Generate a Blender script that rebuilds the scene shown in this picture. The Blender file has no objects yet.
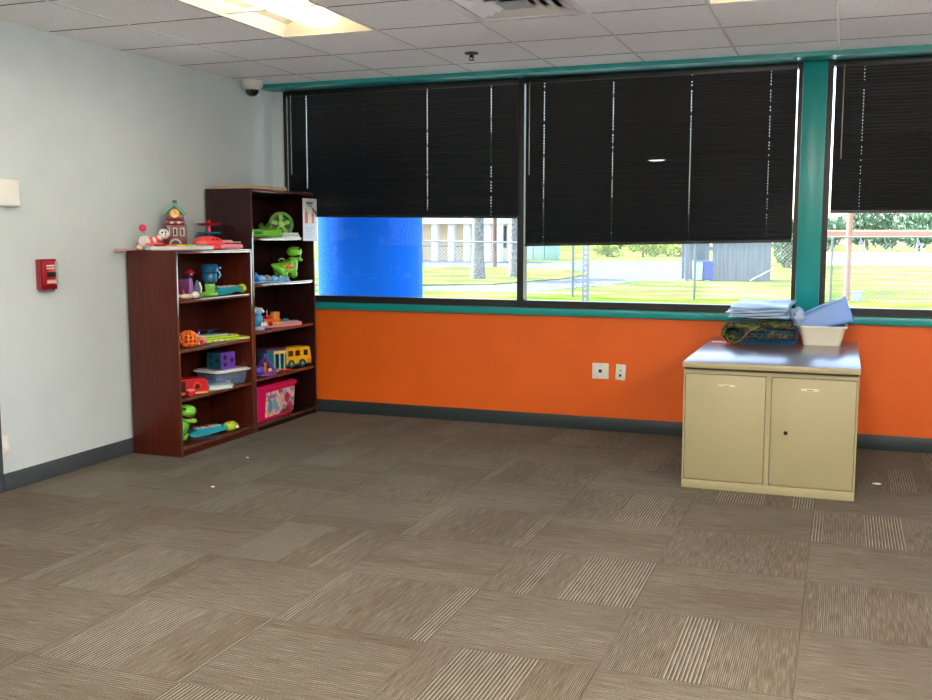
import bpy, bmesh, math, random
from mathutils import Matrix, Vector, Euler
random.seed(7)
SC = bpy.context.scene
COL = SC.collection
PI = math.pi

# ------------------------------------------------------------------ materials
def lin(c):
    c /= 255.0
    return c / 12.92 if c <= 0.04045 else ((c + 0.055) / 1.055) ** 2.4
def S(r, g, b): return (lin(r), lin(g), lin(b), 1.0)
_mats = {}
def mat(name, col, rough=0.5, metal=0.0, coat=0.0, noise=0.0, nscale=20.0, bump=0.0, bscale=60.0, emit=None, estr=0.0, spec=0.5, alpha=1.0, trans=0.0, stretch=(1, 1, 1), crough=.08):
    if name in _mats: return _mats[name]
    m = bpy.data.materials.new(name); m.use_nodes = True
    nt = m.node_tree; n = nt.nodes; l = nt.links
    b = n['Principled BSDF']
    b.inputs['Base Color'].default_value = col
    b.inputs['Roughness'].default_value = rough
    b.inputs['Metallic'].default_value = metal
    b.inputs['Coat Weight'].default_value = coat
    b.inputs['Coat Roughness'].default_value = crough
    b.inputs['Specular IOR Level'].default_value = spec
    b.inputs['Alpha'].default_value = alpha
    b.inputs['Transmission Weight'].default_value = trans
    if emit:
        b.inputs['Emission Color'].default_value = emit
        b.inputs['Emission Strength'].default_value = estr
    tc = n.new('ShaderNodeTexCoord'); mp = n.new('ShaderNodeMapping'); mp.inputs['Scale'].default_value = stretch
    l.new(tc.outputs['Object'], mp.inputs['Vector'])
    if noise > 0:
        t = n.new('ShaderNodeTexNoise'); t.inputs['Scale'].default_value = nscale; t.inputs['Detail'].default_value = 6
        l.new(mp.outputs['Vector'], t.inputs['Vector'])
        r = n.new('ShaderNodeMapRange'); r.inputs['From Min'].default_value = .25; r.inputs['From Max'].default_value = .75
        r.inputs['To Min'].default_value = 1 - noise; r.inputs['To Max'].default_value = 1 + noise
        l.new(t.outputs['Fac'], r.inputs['Value'])
        mx = n.new('ShaderNodeMix'); mx.data_type = 'RGBA'; mx.blend_type = 'MULTIPLY'; mx.inputs[0].default_value = 1
        mx.inputs[6].default_value = col; l.new(r.outputs[0], mx.inputs[7]); l.new(mx.outputs[2], b.inputs['Base Color'])
    if bump > 0:
        t = n.new('ShaderNodeTexNoise'); t.inputs['Scale'].default_value = bscale; t.inputs['Detail'].default_value = 4
        l.new(mp.outputs['Vector'], t.inputs['Vector'])
        bp = n.new('ShaderNodeBump'); bp.inputs['Strength'].default_value = bump; bp.inputs['Distance'].default_value = 0.01
        l.new(t.outputs['Fac'], bp.inputs['Height']); l.new(bp.outputs['Normal'], b.inputs['Normal'])
    _mats[name] = m
    return m
def plastic(name, r, g, b, rough=0.3, **k): return mat(name, S(r, g, b), rough, noise=0.04, nscale=40, **k)

def glass_mat(name, tint, fac=1.0):
    m = bpy.data.materials.new(name); m.use_nodes = True
    n = m.node_tree.nodes; l = m.node_tree.links; n.clear()
    o = n.new('ShaderNodeOutputMaterial'); t = n.new('ShaderNodeBsdfTransparent'); t.inputs[0].default_value = tint
    g = n.new('ShaderNodeBsdfGlossy'); g.inputs['Roughness'].default_value = 0.02
    f = n.new('ShaderNodeFresnel'); f.inputs['IOR'].default_value = 1.35
    x = n.new('ShaderNodeMixShader'); l.new(f.outputs[0], x.inputs[0]); l.new(t.outputs[0], x.inputs[1]); l.new(g.outputs[0], x.inputs[2])
    l.new(x.outputs[0], o.inputs[0]); return m
def frosted_mat(name, col, mixt):
    # cloudy translucent plastic: part clear, part diffuse
    m = bpy.data.materials.new(name); m.use_nodes = True
    n = m.node_tree.nodes; l = m.node_tree.links; b = n['Principled BSDF']
    b.inputs['Base Color'].default_value = col; b.inputs['Roughness'].default_value = .25
    o = n['Material Output']; t = n.new('ShaderNodeBsdfTransparent'); t.inputs[0].default_value = (.97, .98, 1, 1)
    x = n.new('ShaderNodeMixShader'); x.inputs[0].default_value = mixt
    l.new(t.outputs[0], x.inputs[1]); l.new(b.outputs[0], x.inputs[2]); l.new(x.outputs[0], o.inputs[0]); return m

# ------------------------------------------------------------------ mesh builder
class B:
    def __init__(s): s.bm = bmesh.new(); s.M = Matrix.Identity(4)
    def _fin(s, geom_verts, M=None, mi=0):
        bmesh.ops.transform(s.bm, matrix=(s.M @ M) if M is not None else s.M, verts=geom_verts)
        fs = set()
        for v in geom_verts:
            for f in v.link_faces: fs.add(f)
        for f in fs: f.material_index = mi
    def box(s, x0, y0, z0, x1, y1, z1, bev=0.0, M=None, mi=0, seg=2):
        r = bmesh.ops.create_cube(s.bm, size=1.0)
        vs = r['verts']
        for v in vs:
            v.co = Vector(((x0 + x1) / 2 + v.co.x * (x1 - x0), (y0 + y1) / 2 + v.co.y * (y1 - y0), (z0 + z1) / 2 + v.co.z * (z1 - z0)))
        if bev > 0:
            es = list({e for v in vs for e in v.link_edges})
            rr = bmesh.ops.bevel(s.bm, geom=es, offset=bev, segments=seg, affect='EDGES', profile=0.5)
            vs = list({v for f in rr['faces'] for v in f.verts} | {v for v in vs if v.is_valid})
            ext = set(vs)
            for v in list(vs):
                for f in v.link_faces: ext.update(f.verts)
            vs = list(ext)
        s._fin(vs, M, mi); return s
    def cyl(s, p0, p1, r0, r1=None, seg=20, cap=True, mi=0):
        r1 = r0 if r1 is None else r1
        p0 = Vector(p0); p1 = Vector(p1); d = p1 - p0; L = d.length
        r = bmesh.ops.create_cone(s.bm, cap_ends=cap, segments=seg, radius1=r0, radius2=max(r1, 1e-5), depth=L)
        q = Vector((0, 0, 1)).rotation_difference(d.normalized()).to_matrix().to_4x4()
        s._fin(r['verts'], Matrix.Translation((p0 + p1) / 2) @ q, mi); return s
    def ball(s, c, r, sc=(1, 1, 1), seg=20, M=None, mi=0, rot=None):
        rr = bmesh.ops.create_uvsphere(s.bm, u_segments=seg, v_segments=max(8, seg * 2 // 3), radius=r)
        T = Matrix.Translation(c)
        if rot: T = T @ Euler(rot).to_matrix().to_4x4()
        T = T @ Matrix.Diagonal((*sc, 1))
        s._fin(rr['verts'], (M @ T) if M is not None else T, mi); return s
    def lathe(s, prof, c=(0, 0, 0), seg=28, M=None, mi=0):
        rings = []
        for (r, z) in prof:
            rings.append([s.bm.verts.new((r * math.cos(2 * PI * k / seg), r * math.sin(2 * PI * k / seg), z)) for k in range(seg)])
        for a, b in zip(rings, rings[1:]):
            for k in range(seg):
                s.bm.faces.new((a[k], a[(k + 1) % seg], b[(k + 1) % seg], b[k]))
        if prof[0][0] > 1e-4: s.bm.faces.new(list(reversed(rings[0])))
        if prof[-1][0] > 1e-4: s.bm.faces.new(rings[-1])
        T = Matrix.Translation(c); T = T @ M if M is not None else T
        s._fin([v for r in rings for v in r], T, mi); return s
    def prism(s, pts, y0, y1, M=None, mi=0):
        """outline in x-z, thickness along y"""
        a = [s.bm.verts.new((x, y0, z)) for x, z in pts]; b = [s.bm.verts.new((x, y1, z)) for x, z in pts]
        n = len(pts)
        s.bm.faces.new(a); s.bm.faces.new(list(reversed(b)))
        for k in range(n): s.bm.faces.new((a[k], b[k], b[(k + 1) % n], a[(k + 1) % n]))
        s._fin(a + b, M, mi); return s
    def flat(s, pts, z0, z1, M=None, mi=0):
        """outline in x-y, thickness along z"""
        a = [s.bm.verts.new((x, y, z0)) for x, y in pts]; b = [s.bm.verts.new((x, y, z1)) for x, y in pts]
        n = len(pts)
        s.bm.faces.new(list(reversed(a))); s.bm.faces.new(b)
        for k in range(n): s.bm.faces.new((a[k], a[(k + 1) % n], b[(k + 1) % n], b[k]))
        s._fin(a + b, M, mi); return s
    def tube(s, pts, r, seg=10, closed=False, mi=0):
        pts = [Vector(p) for p in pts]; rad = r if isinstance(r, (list, tuple)) else [r] * len(pts)
        rings = []; n = len(pts); up = None
        for i, p in enumerate(pts):
            a = pts[i - 1] if i > 0 else (pts[-1] if closed else p); b = pts[(i + 1) % n] if (i < n - 1 or closed) else p
            d = (b - a).normalized()
            if up is None: up = Vector((0, 0, 1)) if abs(d.z) < .9 else Vector((1, 0, 0))
            u = (up - d * up.dot(d)).normalized(); up = u; w = d.cross(u)
            rings.append([s.bm.verts.new(p + (u * math.cos(2 * PI * k / seg) + w * math.sin(2 * PI * k / seg)) * rad[i]) for k in range(seg)])
        pr = list(zip(rings, rings[1:])) + ([(rings[-1], rings[0])] if closed else [])
        for a, b in pr:
            for k in range(seg): s.bm.faces.new((a[k], a[(k + 1) % seg], b[(k + 1) % seg], b[k]))
        if not closed:
            s.bm.faces.new(list(reversed(rings[0]))); s.bm.faces.new(rings[-1])
        s._fin([v for q in rings for v in q], None, mi); return s
    def quad(s, pts, mi=0):
        vs = [s.bm.verts.new(p) for p in pts]; s.bm.faces.new(vs); s._fin(vs, None, mi); return s
    def tub(s, wb, db, wt, dt, h, th=.003, rim=.012, rimh=.008, cr=.02, z0=0.0, M=None, mi=0):
        """open tapered tub with wall thickness, floor and a rolled rim"""
        def rr(w, d, z, c):
            out = []
            for cx, cy, a0 in ((w / 2 - c, d / 2 - c, 0), (-w / 2 + c, d / 2 - c, 90), (-w / 2 + c, -d / 2 + c, 180), (w / 2 - c, -d / 2 + c, 270)):
                for k in range(5):
                    a = math.radians(a0 + k * 22.5); out.append((cx + c * math.cos(a), cy + c * math.sin(a), z))
            return out
        loops = [rr(wb, db, z0, cr), rr(wt, dt, z0 + h - rimh, cr), rr(wt + 2 * rim, dt + 2 * rim, z0 + h - rimh, cr + rim), rr(wt + 2 * rim, dt + 2 * rim, z0 + h, cr + rim),
                 rr(wt - 2 * th, dt - 2 * th, z0 + h, cr), rr(wb - 2 * th, db - 2 * th, z0 + th, cr)]
        R = [[s.bm.verts.new(p) for p in lp] for lp in loops]; n = len(R[0])
        for a, b in zip(R, R[1:]):
            for k in range(n): s.bm.faces.new((a[k], a[(k + 1) % n], b[(k + 1) % n], b[k]))
        s.bm.faces.new(list(reversed(R[0]))); s.bm.faces.new(R[-1])
        s._fin([v for r in R for v in r], M, mi); return s
    def build(s, name, mats, parent=None, smooth=True, ang=40, mods=()):
        bmesh.ops.recalc_face_normals(s.bm, faces=s.bm.faces)
        me = bpy.data.meshes.new(name); s.bm.to_mesh(me); s.bm.free()
        for m in (mats if isinstance(mats, (list, tuple)) else [mats]): me.materials.append(m)
        if smooth:
            me.polygons.foreach_set('use_smooth', [True] * len(me.polygons))
            try: me.set_sharp_from_angle(angle=math.radians(ang))
            except Exception: pass
        o = bpy.data.objects.new(name, me); COL.objects.link(o)
        if parent is not None: o.parent = parent
        return o

def tag(o, label=None, cat=None, group=None, kind=None):
    if label: o['label'] = label
    if cat: o['category'] = cat
    if group: o['group'] = group
    if kind: o['kind'] = kind
    return o
def thing(name, label, cat, loc=(0, 0, 0), rz=0.0, group=None):
    o = bpy.data.objects.new(name, None); COL.objects.link(o)
    o.empty_display_size = .05
    o.location = loc; o.rotation_euler = (0, 0, math.radians(rz))
    return tag(o, label, cat, group)
def struct(name, b, m, parent=None, **k):
    o = b.build(name, m, parent, **k)
    if parent is None: o['kind'] = 'structure'
    return o

# ------------------------------------------------------------------ camera
cd = bpy.data.cameras.new('camera'); cam = bpy.data.objects.new('camera', cd); COL.objects.link(cam)
YAW, PITCH, ROLL, F = -0.358245, -0.114293, 0.000185, 1003.93
f = Vector((math.sin(YAW) * math.cos(PITCH), math.cos(YAW) * math.cos(PITCH), math.sin(PITCH)))
r = Vector((math.cos(YAW), -math.sin(YAW), 0)); u = r.cross(f)
cam.matrix_world = Matrix.Translation((4.2919, -7.06645, 1.41201)) @ Matrix((r, u, -f)).transposed().to_4x4() @ Matrix.Rotation(ROLL, 4, 'Z')
cd.sensor_width = 36.0; cd.lens = 36.0 * F / 932.0; cd.clip_start = .05; cd.clip_end = 400
SC.camera = cam
vs = SC.view_settings
SC.display_settings.display_device = 'sRGB'
vs.view_transform = 'Standard'; vs.look = 'None'; vs.exposure = 0.38; vs.gamma = 1.0; vs.use_curve_mapping = False
try:
    SC.cycles.max_bounces = 10; SC.cycles.diffuse_bounces = 6; SC.cycles.transparent_max_bounces = 16
    SC.cycles.sample_clamp_indirect = 6.0; SC.cycles.use_denoising = True
except Exception: pass

# ------------------------------------------------------------------ daylight
w = bpy.data.worlds.new('sky'); SC.world = w; w.use_nodes = True
nt = w.node_tree
sky = nt.nodes.new('ShaderNodeTexSky')
try:
    sky.sky_type = 'NISHITA'; sky.sun_disc = False; sky.sun_elevation = math.radians(52); sky.sun_rotation = math.radians(-80)
    sky.dust_density = 2.5
except Exception: pass
nt.links.new(sky.outputs[0], nt.nodes['Background'].inputs[0])
nt.nodes['Background'].inputs[1].default_value = 1.0
sd = bpy.data.lights.new('sun', 'SUN'); sun = bpy.data.objects.new('sun', sd); COL.objects.link(sun)
sd.energy = 17; sd.angle = math.radians(.6); sd.color = (1, .95, .86)
az, el = math.radians(-80), math.radians(52)
sdir = Vector((math.sin(az) * math.cos(el), math.cos(az) * math.cos(el), math.sin(el)))
sun.rotation_euler = sdir.to_track_quat('Z', 'Y').to_euler(); sun.location = (-20, 10, 30)

# ------------------------------------------------------------------ room
H = 2.559
RX, RY = 7.4, -9.2          # right wall, wall behind the camera
WT, WB = 2.532, 0.88        # window head and bottom
TEAL = mat('teal_paint', S(18, 146, 144), .3, noise=.05, nscale=6)
ORANGE = mat('orange_paint', S(228, 97, 2), .5, noise=.05, nscale=3, bump=.05, bscale=120)
PALE = mat('pale_wall_paint', S(206, 217, 221), .45, noise=.03, nscale=5, bump=.22, bscale=70)
BRONZE = mat('dark_bronze_aluminium', S(38, 36, 34), .4, metal=.3)
BASE = mat('charcoal_vinyl', S(62, 68, 74), .45, noise=.06)
WHITE = mat('white_paint', S(225, 225, 222), .4)
DKROOM = mat('far_wall_paint', S(200, 198, 190), .6)

# carpet
def carpet():
    m = bpy.data.materials.new('carpet_tiles'); m.use_nodes = True
    n = m.node_tree.nodes; l = m.node_tree.links; b = n['Principled BSDF']
    b.inputs['Roughness'].default_value = .95; b.inputs['Specular IOR Level'].default_value = .25
    try: b.inputs['Sheen Weight'].default_value = .06; b.inputs['Sheen Roughness'].default_value = .45
    except Exception: pass
    def math_(op, a, c=None, v=None):
        x = n.new('ShaderNodeMath'); x.operation = op
        for i, q in enumerate((a, c)):
            if q is None: continue
            if isinstance(q, (int, float)): x.inputs[i].default_value = q
            else: l.new(q, x.inputs[i])
        return x.outputs[0]
    tc = n.new('ShaderNodeTexCoord'); sp = n.new('ShaderNodeSeparateXYZ'); l.new(tc.outputs['Object'], sp.inputs[0])
    TX, TY = .6096, .566
    uu = math_('DIVIDE', math_('SUBTRACT', sp.outputs[0], 4.2 - 20 * TX), TX)
    vv = math_('DIVIDE', math_('SUBTRACT', sp.outputs[1], -2.835 - 20 * TY), TY)
    iu, iv = math_('FLOOR', uu), math_('FLOOR', vv)
    fu, fv = math_('FRACT', uu), math_('FRACT', vv)
    par = math_('MODULO', math_('ADD', iu, iv), 2.0)      # 1: stripes run along y
    par = math_('GREATER_THAN', par, .5)
    def mix(fac, a, c):
        x = n.new('ShaderNodeMix'); x.data_type = 'FLOAT'
        l.new(fac, x.inputs[0]); l.new(a, x.inputs[2]); l.new(c, x.inputs[3]); return x.outputs[0]
    s = mix(par, fv, fu)        # across the stripes
    t = mix(par, fu, fv)        # along them
    idx = math_('ADD', math_('MULTIPLY', iu, 7.13), math_('MULTIPLY', iv, 3.71))
    # random bands across the tile: some with pale wide lines, some with fine ones
    cb = n.new('ShaderNodeCombineXYZ'); l.new(math_('ADD', math_('MULTIPLY', s, 3.6), math_('MULTIPLY', idx, 5.3)), cb.inputs[0]); l.new(idx, cb.inputs[1])
    wn = n.new('ShaderNodeTexVoronoi'); wn.voronoi_dimensions = '2D'; wn.inputs['Scale'].default_value = 1.0; l.new(cb.outputs[0], wn.inputs['Vector'])
    sepc = n.new('ShaderNodeSeparateColor'); l.new(wn.outputs['Color'], sepc.inputs[0])
    band = sepc.outputs[0]
    line = math_('FRACT', math_('MULTIPLY', s, 44.0))
    line = math_('LESS_THAN', math_('ABSOLUTE', math_('SUBTRACT', line, .5)), .24)
    fine = math_('FRACT', math_('MULTIPLY', s, 88.0)); fine = math_('LESS_THAN', fine, .45)
    strong = math_('GREATER_THAN', band, .6)
    medium = math_('GREATER_THAN', band, .2)
    # yarn noise stretched along the stripe
    cn = n.new('ShaderNodeCombineXYZ'); l.new(math_('ADD', math_('MULTIPLY', s, 120.0), idx), cn.inputs[0]); l.new(math_('MULTIPLY', t, 5.0), cn.inputs[1])
    yn = n.new('ShaderNodeTexNoise'); yn.inputs['Scale'].default_value = 1.0; yn.inputs['Detail'].default_value = 3; l.new(cn.outputs[0], yn.inputs['Vector'])
    sn = n.new('ShaderNodeTexNoise'); sn.inputs['Scale'].default_value = 260; sn.inputs['Detail'].default_value = 2; l.new(tc.outputs['Object'], sn.inputs['Vector'])
    big = n.new('ShaderNodeTexNoise'); big.inputs['Scale'].default_value = 1.6; big.inputs['Detail'].default_value = 3; l.new(tc.outputs['Object'], big.inputs['Vector'])
    lf = math_('ADD', math_('MULTIPLY', math_('MULTIPLY', math_('SUBTRACT', line, .42), strong), mix(par, math_('ADD', 0.0, .26), math_('ADD', 0.0, .52))), math_('MULTIPLY', math_('MULTIPLY', math_('SUBTRACT', fine, .45), medium), .34))
    lf = math_('ADD', lf, math_('MULTIPLY', math_('SUBTRACT', yn.outputs['Fac'], .5), .85))
    lf = math_('ADD', lf, math_('MULTIPLY', math_('SUBTRACT', sn.outputs['Fac'], .5), .9))
    lf = math_('ADD', lf, math_('MULTIPLY', math_('SUBTRACT', big.outputs['Fac'], .5), .3))
    # tile seams
    eu = math_('MINIMUM', fu, math_('SUBTRACT', 1.0, fu)); ev = math_('MINIMUM', fv, math_('SUBTRACT', 1.0, fv))
    seam = math_('LESS_THAN', math_('MINIMUM', eu, ev), .005)
    lf = math_('SUBTRACT', math_('ADD', lf, .33), math_('MULTIPLY', seam, .12))
    rp = n.new('ShaderNodeValToRGB'); l.new(lf, rp.inputs[0])
    rp.color_ramp.elements[0].color = S(48, 38, 27); rp.color_ramp.elements[0].position = -0.0
    rp.color_ramp.elements[1].color = S(146, 139, 124); rp.color_ramp.elements[1].position = .95
    e = rp.color_ramp.elements.new(.3); e.color = S(80, 67, 50)
    l.new(rp.outputs[0], b.inputs['Base Color'])
    bp = n.new('ShaderNodeBump'); bp.inputs['Strength'].default_value = .5; bp.inputs['Distance'].default_value = .004
    l.new(math_('ADD', sn.outputs['Fac'], lf), bp.inputs['Height']); l.new(bp.outputs[0], b.inputs['Normal'])
    return m
struct('floor', B().box(-1.6, RY, -.12, RX, .2, 0), carpet(), smooth=False)

# left wall: ends at a door recess at y = -2.885
struct('wall_left', B().box(-.12, -2.885, 0, 0, .2, 2.75), PALE, smooth=False)
struct('wall_left', B().box(-.12, RY, 0, 0, -3.86, 2.75).box(-.12, -3.86, 2.12, 0, -2.885, 2.75), PALE, smooth=False)
d = struct('door_1', B().box(-.09, -3.81, .01, -.045, -2.93, 2.08, .003), mat('door_grey', S(150, 152, 150), .4, noise=.04))
B().box(-.125, -3.86, 0, 0.006, -3.81, 2.12).box(-.125, -2.93, 0, 0.006, -2.885, 2.12).box(-.125, -3.81, 2.08, .006, -2.93, 2.12).build('door_frame', BASE, d)
B().cyl((-.045, -3.74, 1.0), (.0, -3.74, 1.0), .012).ball((.012, -3.74, 1.0), .026).build('door_knob', mat('steel', S(190, 190, 190), .25, metal=1), d)
struct('wall_right', B().box(RX, RY, 0, RX + .12, .2, 2.75), DKROOM, smooth=False)
struct('wall_front', B().box(-.12, RY - .12, 0, RX + .12, RY, 2.75), DKROOM, smooth=False)
# window wall
wb = B()
wb.box(0, 0, 0, RX, .2, .83, mi=0)
wb.box(0, 0.001, .83, .088, .2, 2.75, mi=1)
wb.box(.088, 0.02, WT, 6.1, .2, 2.75, mi=1)
wb.box(6.1, 0, .83, RX, .2, 2.75, mi=0)
wb.box(.088, .05, .83, 6.1, .2, .875, mi=1)
wb.box(4.0, .05, .875, 4.15, .2, WT, mi=1)
struct('wall_back', wb, [ORANGE, PALE], smooth=False)
# teal trim: beam under the ceiling, sill, post between the windows
struct('trim_1', B().box(0.012, -.215, 2.531, RX, .03, H + .02, .003), TEAL)
struct('trim_2', B().box(.02, -.035, .828, 6.2, .05, .879, .004), TEAL)
struct('trim_3', B().box(4.0, -.03, .8795, 4.15, .05, 2.5305, .004), TEAL)
struct('baseboard_left', B().box(0, -2.885, 0, .012, 0, .1, .003), BASE)
struct('baseboard_back', B().box(0.012, -.012, 0, RX, 0, .1, .003), mat('dark_vinyl', S(46, 56, 58), .45, noise=.05))

# ceiling: tegular tiles with recessed grid
GX0, GY0, G = 1.1692, -1.7786, .6096
CT = mat('ceiling_tile', S(246, 249, 251), .9, noise=.2, nscale=95, bump=.35, bscale=160)
lights_cells = set(); LIGHTS = []
for gx in (0, 4, 8):
    for gy in (-1, -5, -9):
        LIGHTS.append((gx, gy)); lights_cells |= {(gx, gy), (gx, gy - 1)}
vent_cell = (2, -1)
cb = B(); gb = B()
nx0, nx1 = -2, 11
for i in range(nx0, nx1):
    x0 = GX0 + i * G; x1 = x0 + G
    for j in range(-13, 4):
        y0 = GY0 + j * G; y1 = y0 + G
        a0, a1, c0, c1 = max(x0, 0), min(x1, RX), max(y0, RY), min(y1, -.2)
        if a1 - a0 < .03 or c1 - c0 < .03: continue
        if (i, j) in lights_cells or (i, j) == vent_cell: continue
        gxo, gyo = .008, .007
        cb.box(a0 + (gxo if a0 == x0 else 0), c0 + (gyo if c0 == y0 else 0), H, a1 - (gxo if a1 == x1 else 0), c1 - (gyo if c1 == y1 else 0), H + .02)
for i in range(nx0, nx1 + 1):
    x = GX0 + i * G
    if 0.02 < x < RX: gb.box(x - .0079, RY, H - .0015, x + .0079, -.2, H + .03)
for j in range(-13, 4):
    y = GY0 + j * G
    if RY < y < -.2: gb.box(0, y - .012, H + .012, RX, y + .012, H + .03)
ce = struct('ceiling', cb, [CT, mat('tile_edge_shade', S(74, 72, 70), .95)], smooth=False)  # grey core edge, darkened to paint shade into the tile gaps
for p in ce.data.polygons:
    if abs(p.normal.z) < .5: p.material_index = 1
gb.build('ceiling_grid', mat('grid_white', S(244, 244, 242), .25), ce, smooth=False)
struct('roof', B().box(-1.7, RY - .12, 2.75, RX + .2, .75, 2.95), DKROOM, smooth=False)  # unseen slab; front overhang added to keep sun out of the windows
struct('wall_alcove', B().box(-1.7, RY, 0, -1.6, .2, 2.75), DKROOM, smooth=False)

# ------------------------------------------------------------------ ceiling lights
PAN = mat('light_pan', S(250, 246, 232), .35)
LAMP = mat('lamp_diffuser', S(255, 250, 235), .4, emit=(1, .84, .52, 1), estr=7.5)
LAMPB = mat('fill_lamp_diffuser', S(255, 250, 240), .4, emit=(1, .96, .90, 1), estr=32.0)  # unseen rear fill lamps, added to light the ceiling
LAMPC = mat('boosted_lamp_diffuser', S(255, 250, 240), .4, emit=(1, .95, .86, 1), estr=46.0)  # unseen rear troffers, boosted above the visible ones to light the walls
def light_bms():
    L, W = 2 * G, G
    fr = B(); fw = .016
    fr.box(0.004, 0.004, -.002, W - .004, fw, .02).box(0.004, L - fw, -.002, W - .004, L - .004, .02).box(.004, fw, -.002, fw, L - fw, .02).box(W - fw, fw, -.002, W - .004, L - fw, .02)
    pn = B()
    prof = [(fw, 0), (fw + .05, .055), (W * .30, .085), (W * .5, .09), (W * .70, .085), (W - fw - .05, .055), (W - fw, 0)]
    e0, e1 = fw, L - fw
    ring0 = [(x, e0, z) for x, z in prof]; 
    for (xa, za), (xb, zb) in zip(prof, prof[1:]):
        pn.quad([(xa, e0 + za * .9, za), (xb, e0 + zb * .9, zb), (xb, e1 - zb * .9, zb), (xa, e1 - za * .9, za)])
        pn.quad([(xa, e0, 0), (xb, e0, 0), (xb, e0 + zb * .9, zb), (xa, e0 + za * .9, za)])
        pn.quad([(xa, e1, 0), (xb, e1, 0), (xb, e1 - zb * .9, zb), (xa, e1 - za * .9, za)])
    df = B()
    seg = 14; R = .085; c = W / 2; rows = []
    ys = [(.09, .15), (.10, .6), (.125, .88), (.16, 1.0)]
    ys = ys + [(L - y, s) for y, s in reversed(ys)]
    for y, s in ys:
        rows.append([df.bm.verts.new((c + R * s * math.cos(PI + PI * k / seg), y, .078 + R * .85 * s * math.sin(PI + PI * k / seg))) for k in range(seg + 1)])
    for a, b2 in zip(rows, rows[1:]):
        for k in range(seg): df.bm.faces.new((a[k], a[k + 1], b2[k + 1], b2[k]))
    return fr, pn, df
proto = None; wrap = None
for (gx, gy) in LIGHTS:
    x, y = GX0 + gx * G, GY0 + (gy - 1) * G
    if x + G > RX: continue
    lab = {(0, -1): 'lit recessed ceiling light nearest the pale left wall', (4, -1): 'lit ceiling light right of the ceiling air vent'    , (8, -1): 'lit recessed ceiling light out of frame above the right window', (0, -5): 'bright recessed ceiling light out of frame next to the pale wall', (0, -9): 'bright recessed ceiling light out of frame in the corner behind the viewpoint'}.get((gx, gy), 'added unseen ceiling fill light behind the viewpoint')
    t = thing('ceiling_light', lab, 'ceiling light', (x, y, H), 0, 'recessed ceiling lights' if gy == -1 else None if gx == 0 else 'added unseen fill lights')
    if gy != -1 and gx != 0:
        if wrap is None:
            wrap = [B().box(.004, .004, -.018, G - .004, 2 * G - .004, .02, .003).build('housing', WHITE, t), B().box(.04, .03, -.12, G - .04, 2 * G - .03, -.0185, .02).build('wrap_lens', LAMPB, t)]
        else:
            for k in wrap:
                c = k.copy(); c.parent = t; COL.objects.link(c)
        continue
    if proto is None:
        fr, pn, df = light_bms()
        kids = [fr.build('frame', WHITE, t), pn.build('reflector_pan', PAN, t), df.build('diffuser', LAMP, t)]
        proto = kids
    else:
        for k in proto:
            c = k.copy(); c.parent = t; COL.objects.link(c)
            if k.name.startswith('diffuser') and gy != -1:
                c.data = k.data.copy(); c.data.materials[0] = LAMPC

# air vent
t = thing('ceiling_vent', 'white square four-way air vent in the ceiling', 'air vent', (GX0 + 2.5 * G, GY0 - .5 * G, H))
VM = mat('vent_white', S(235, 236, 238), .22)
fr = B(); h2 = G / 2 - .005
for sx, sy in ((1, 0), (-1, 0), (0, 1), (0, -1)):
    if sx: fr.box(min(sx * h2, sx * (h2 - .035)), -h2, -.004, max(sx * h2, sx * (h2 - .035)), h2, .012)
    else: fr.box(-h2 + .035, min(sy * h2, sy * (h2 - .035)), -.004, h2 - .035, max(sy * h2, sy * (h2 - .035)), .012)
fr.build('frame', VM, t)
for k, (ro, ri) in enumerate(((.255, .20), (.195, .14), (.135, .085))):
    lv = B()
    for (zo, zi) in ((.000, .022), (.003, .025)):
        o_ = [(-ro, -ro, zo), (ro, -ro, zo), (ro, ro, zo), (-ro, ro, zo)]; i_ = [(-ri, -ri, zi), (ri, -ri, zi), (ri, ri, zi), (-ri, ri, zi)]
        for q in range(4): lv.quad([o_[q], o_[(q + 1) % 4], i_[(q + 1) % 4], i_[q]])
    lv.build('louver', VM, t, smooth=False)
core = B(); ro = .085
pts = [(-ro, -ro, .004), (ro, -ro, .004), (ro, ro, .004), (-ro, ro, .004)]
for q in range(4): core.quad([pts[q], pts[(q + 1) % 4], (0, 0, .024)])
core.build('core', mat('vent_grey', S(120, 116, 106), .4), t, smooth=False)
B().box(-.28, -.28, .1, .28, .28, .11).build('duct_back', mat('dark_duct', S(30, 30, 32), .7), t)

t = thing('sprinkler', 'small dark fire sprinkler head on the ceiling', 'sprinkler', (2.03, -.925, H))
SP = mat('sprinkler_metal', S(45, 42, 40), .35, metal=.7)
B().lathe([(.045, 0), (.042, -.008), (.026, -.012), (.0001, -.012)]).build('escutcheon', SP, t)
B().cyl((0, 0, -.009), (0, 0, -.03), .011).tube([(-.012, 0, -.02), (-.014, 0, -.035), (0, 0, -.045)], .003).tube([(.012, 0, -.02), (.014, 0, -.035), (0, 0, -.045)], .003).build('frame', SP, t)
B().cyl((0, 0, -.045), (0, 0, -.047), .018, seg=16).build('deflector', SP, t)

t = thing('dome_camera', 'white dome security camera in the ceiling corner', 'security camera', (.09, -.42, H))
B().lathe([(.082, 0), (.084, -.03), (.078, -.048), (.062, -.066), (.052, -.07)]).build('housing', mat('camera_white', S(214, 214, 208), .4), t)
B().lathe([(.052, -.068), (.05, -.085), (.04, -.104), (.022, -.116), (.0001, -.119)]).build('dome', mat('smoked_dome', S(12, 12, 14), .05, coat=1), t)

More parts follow.
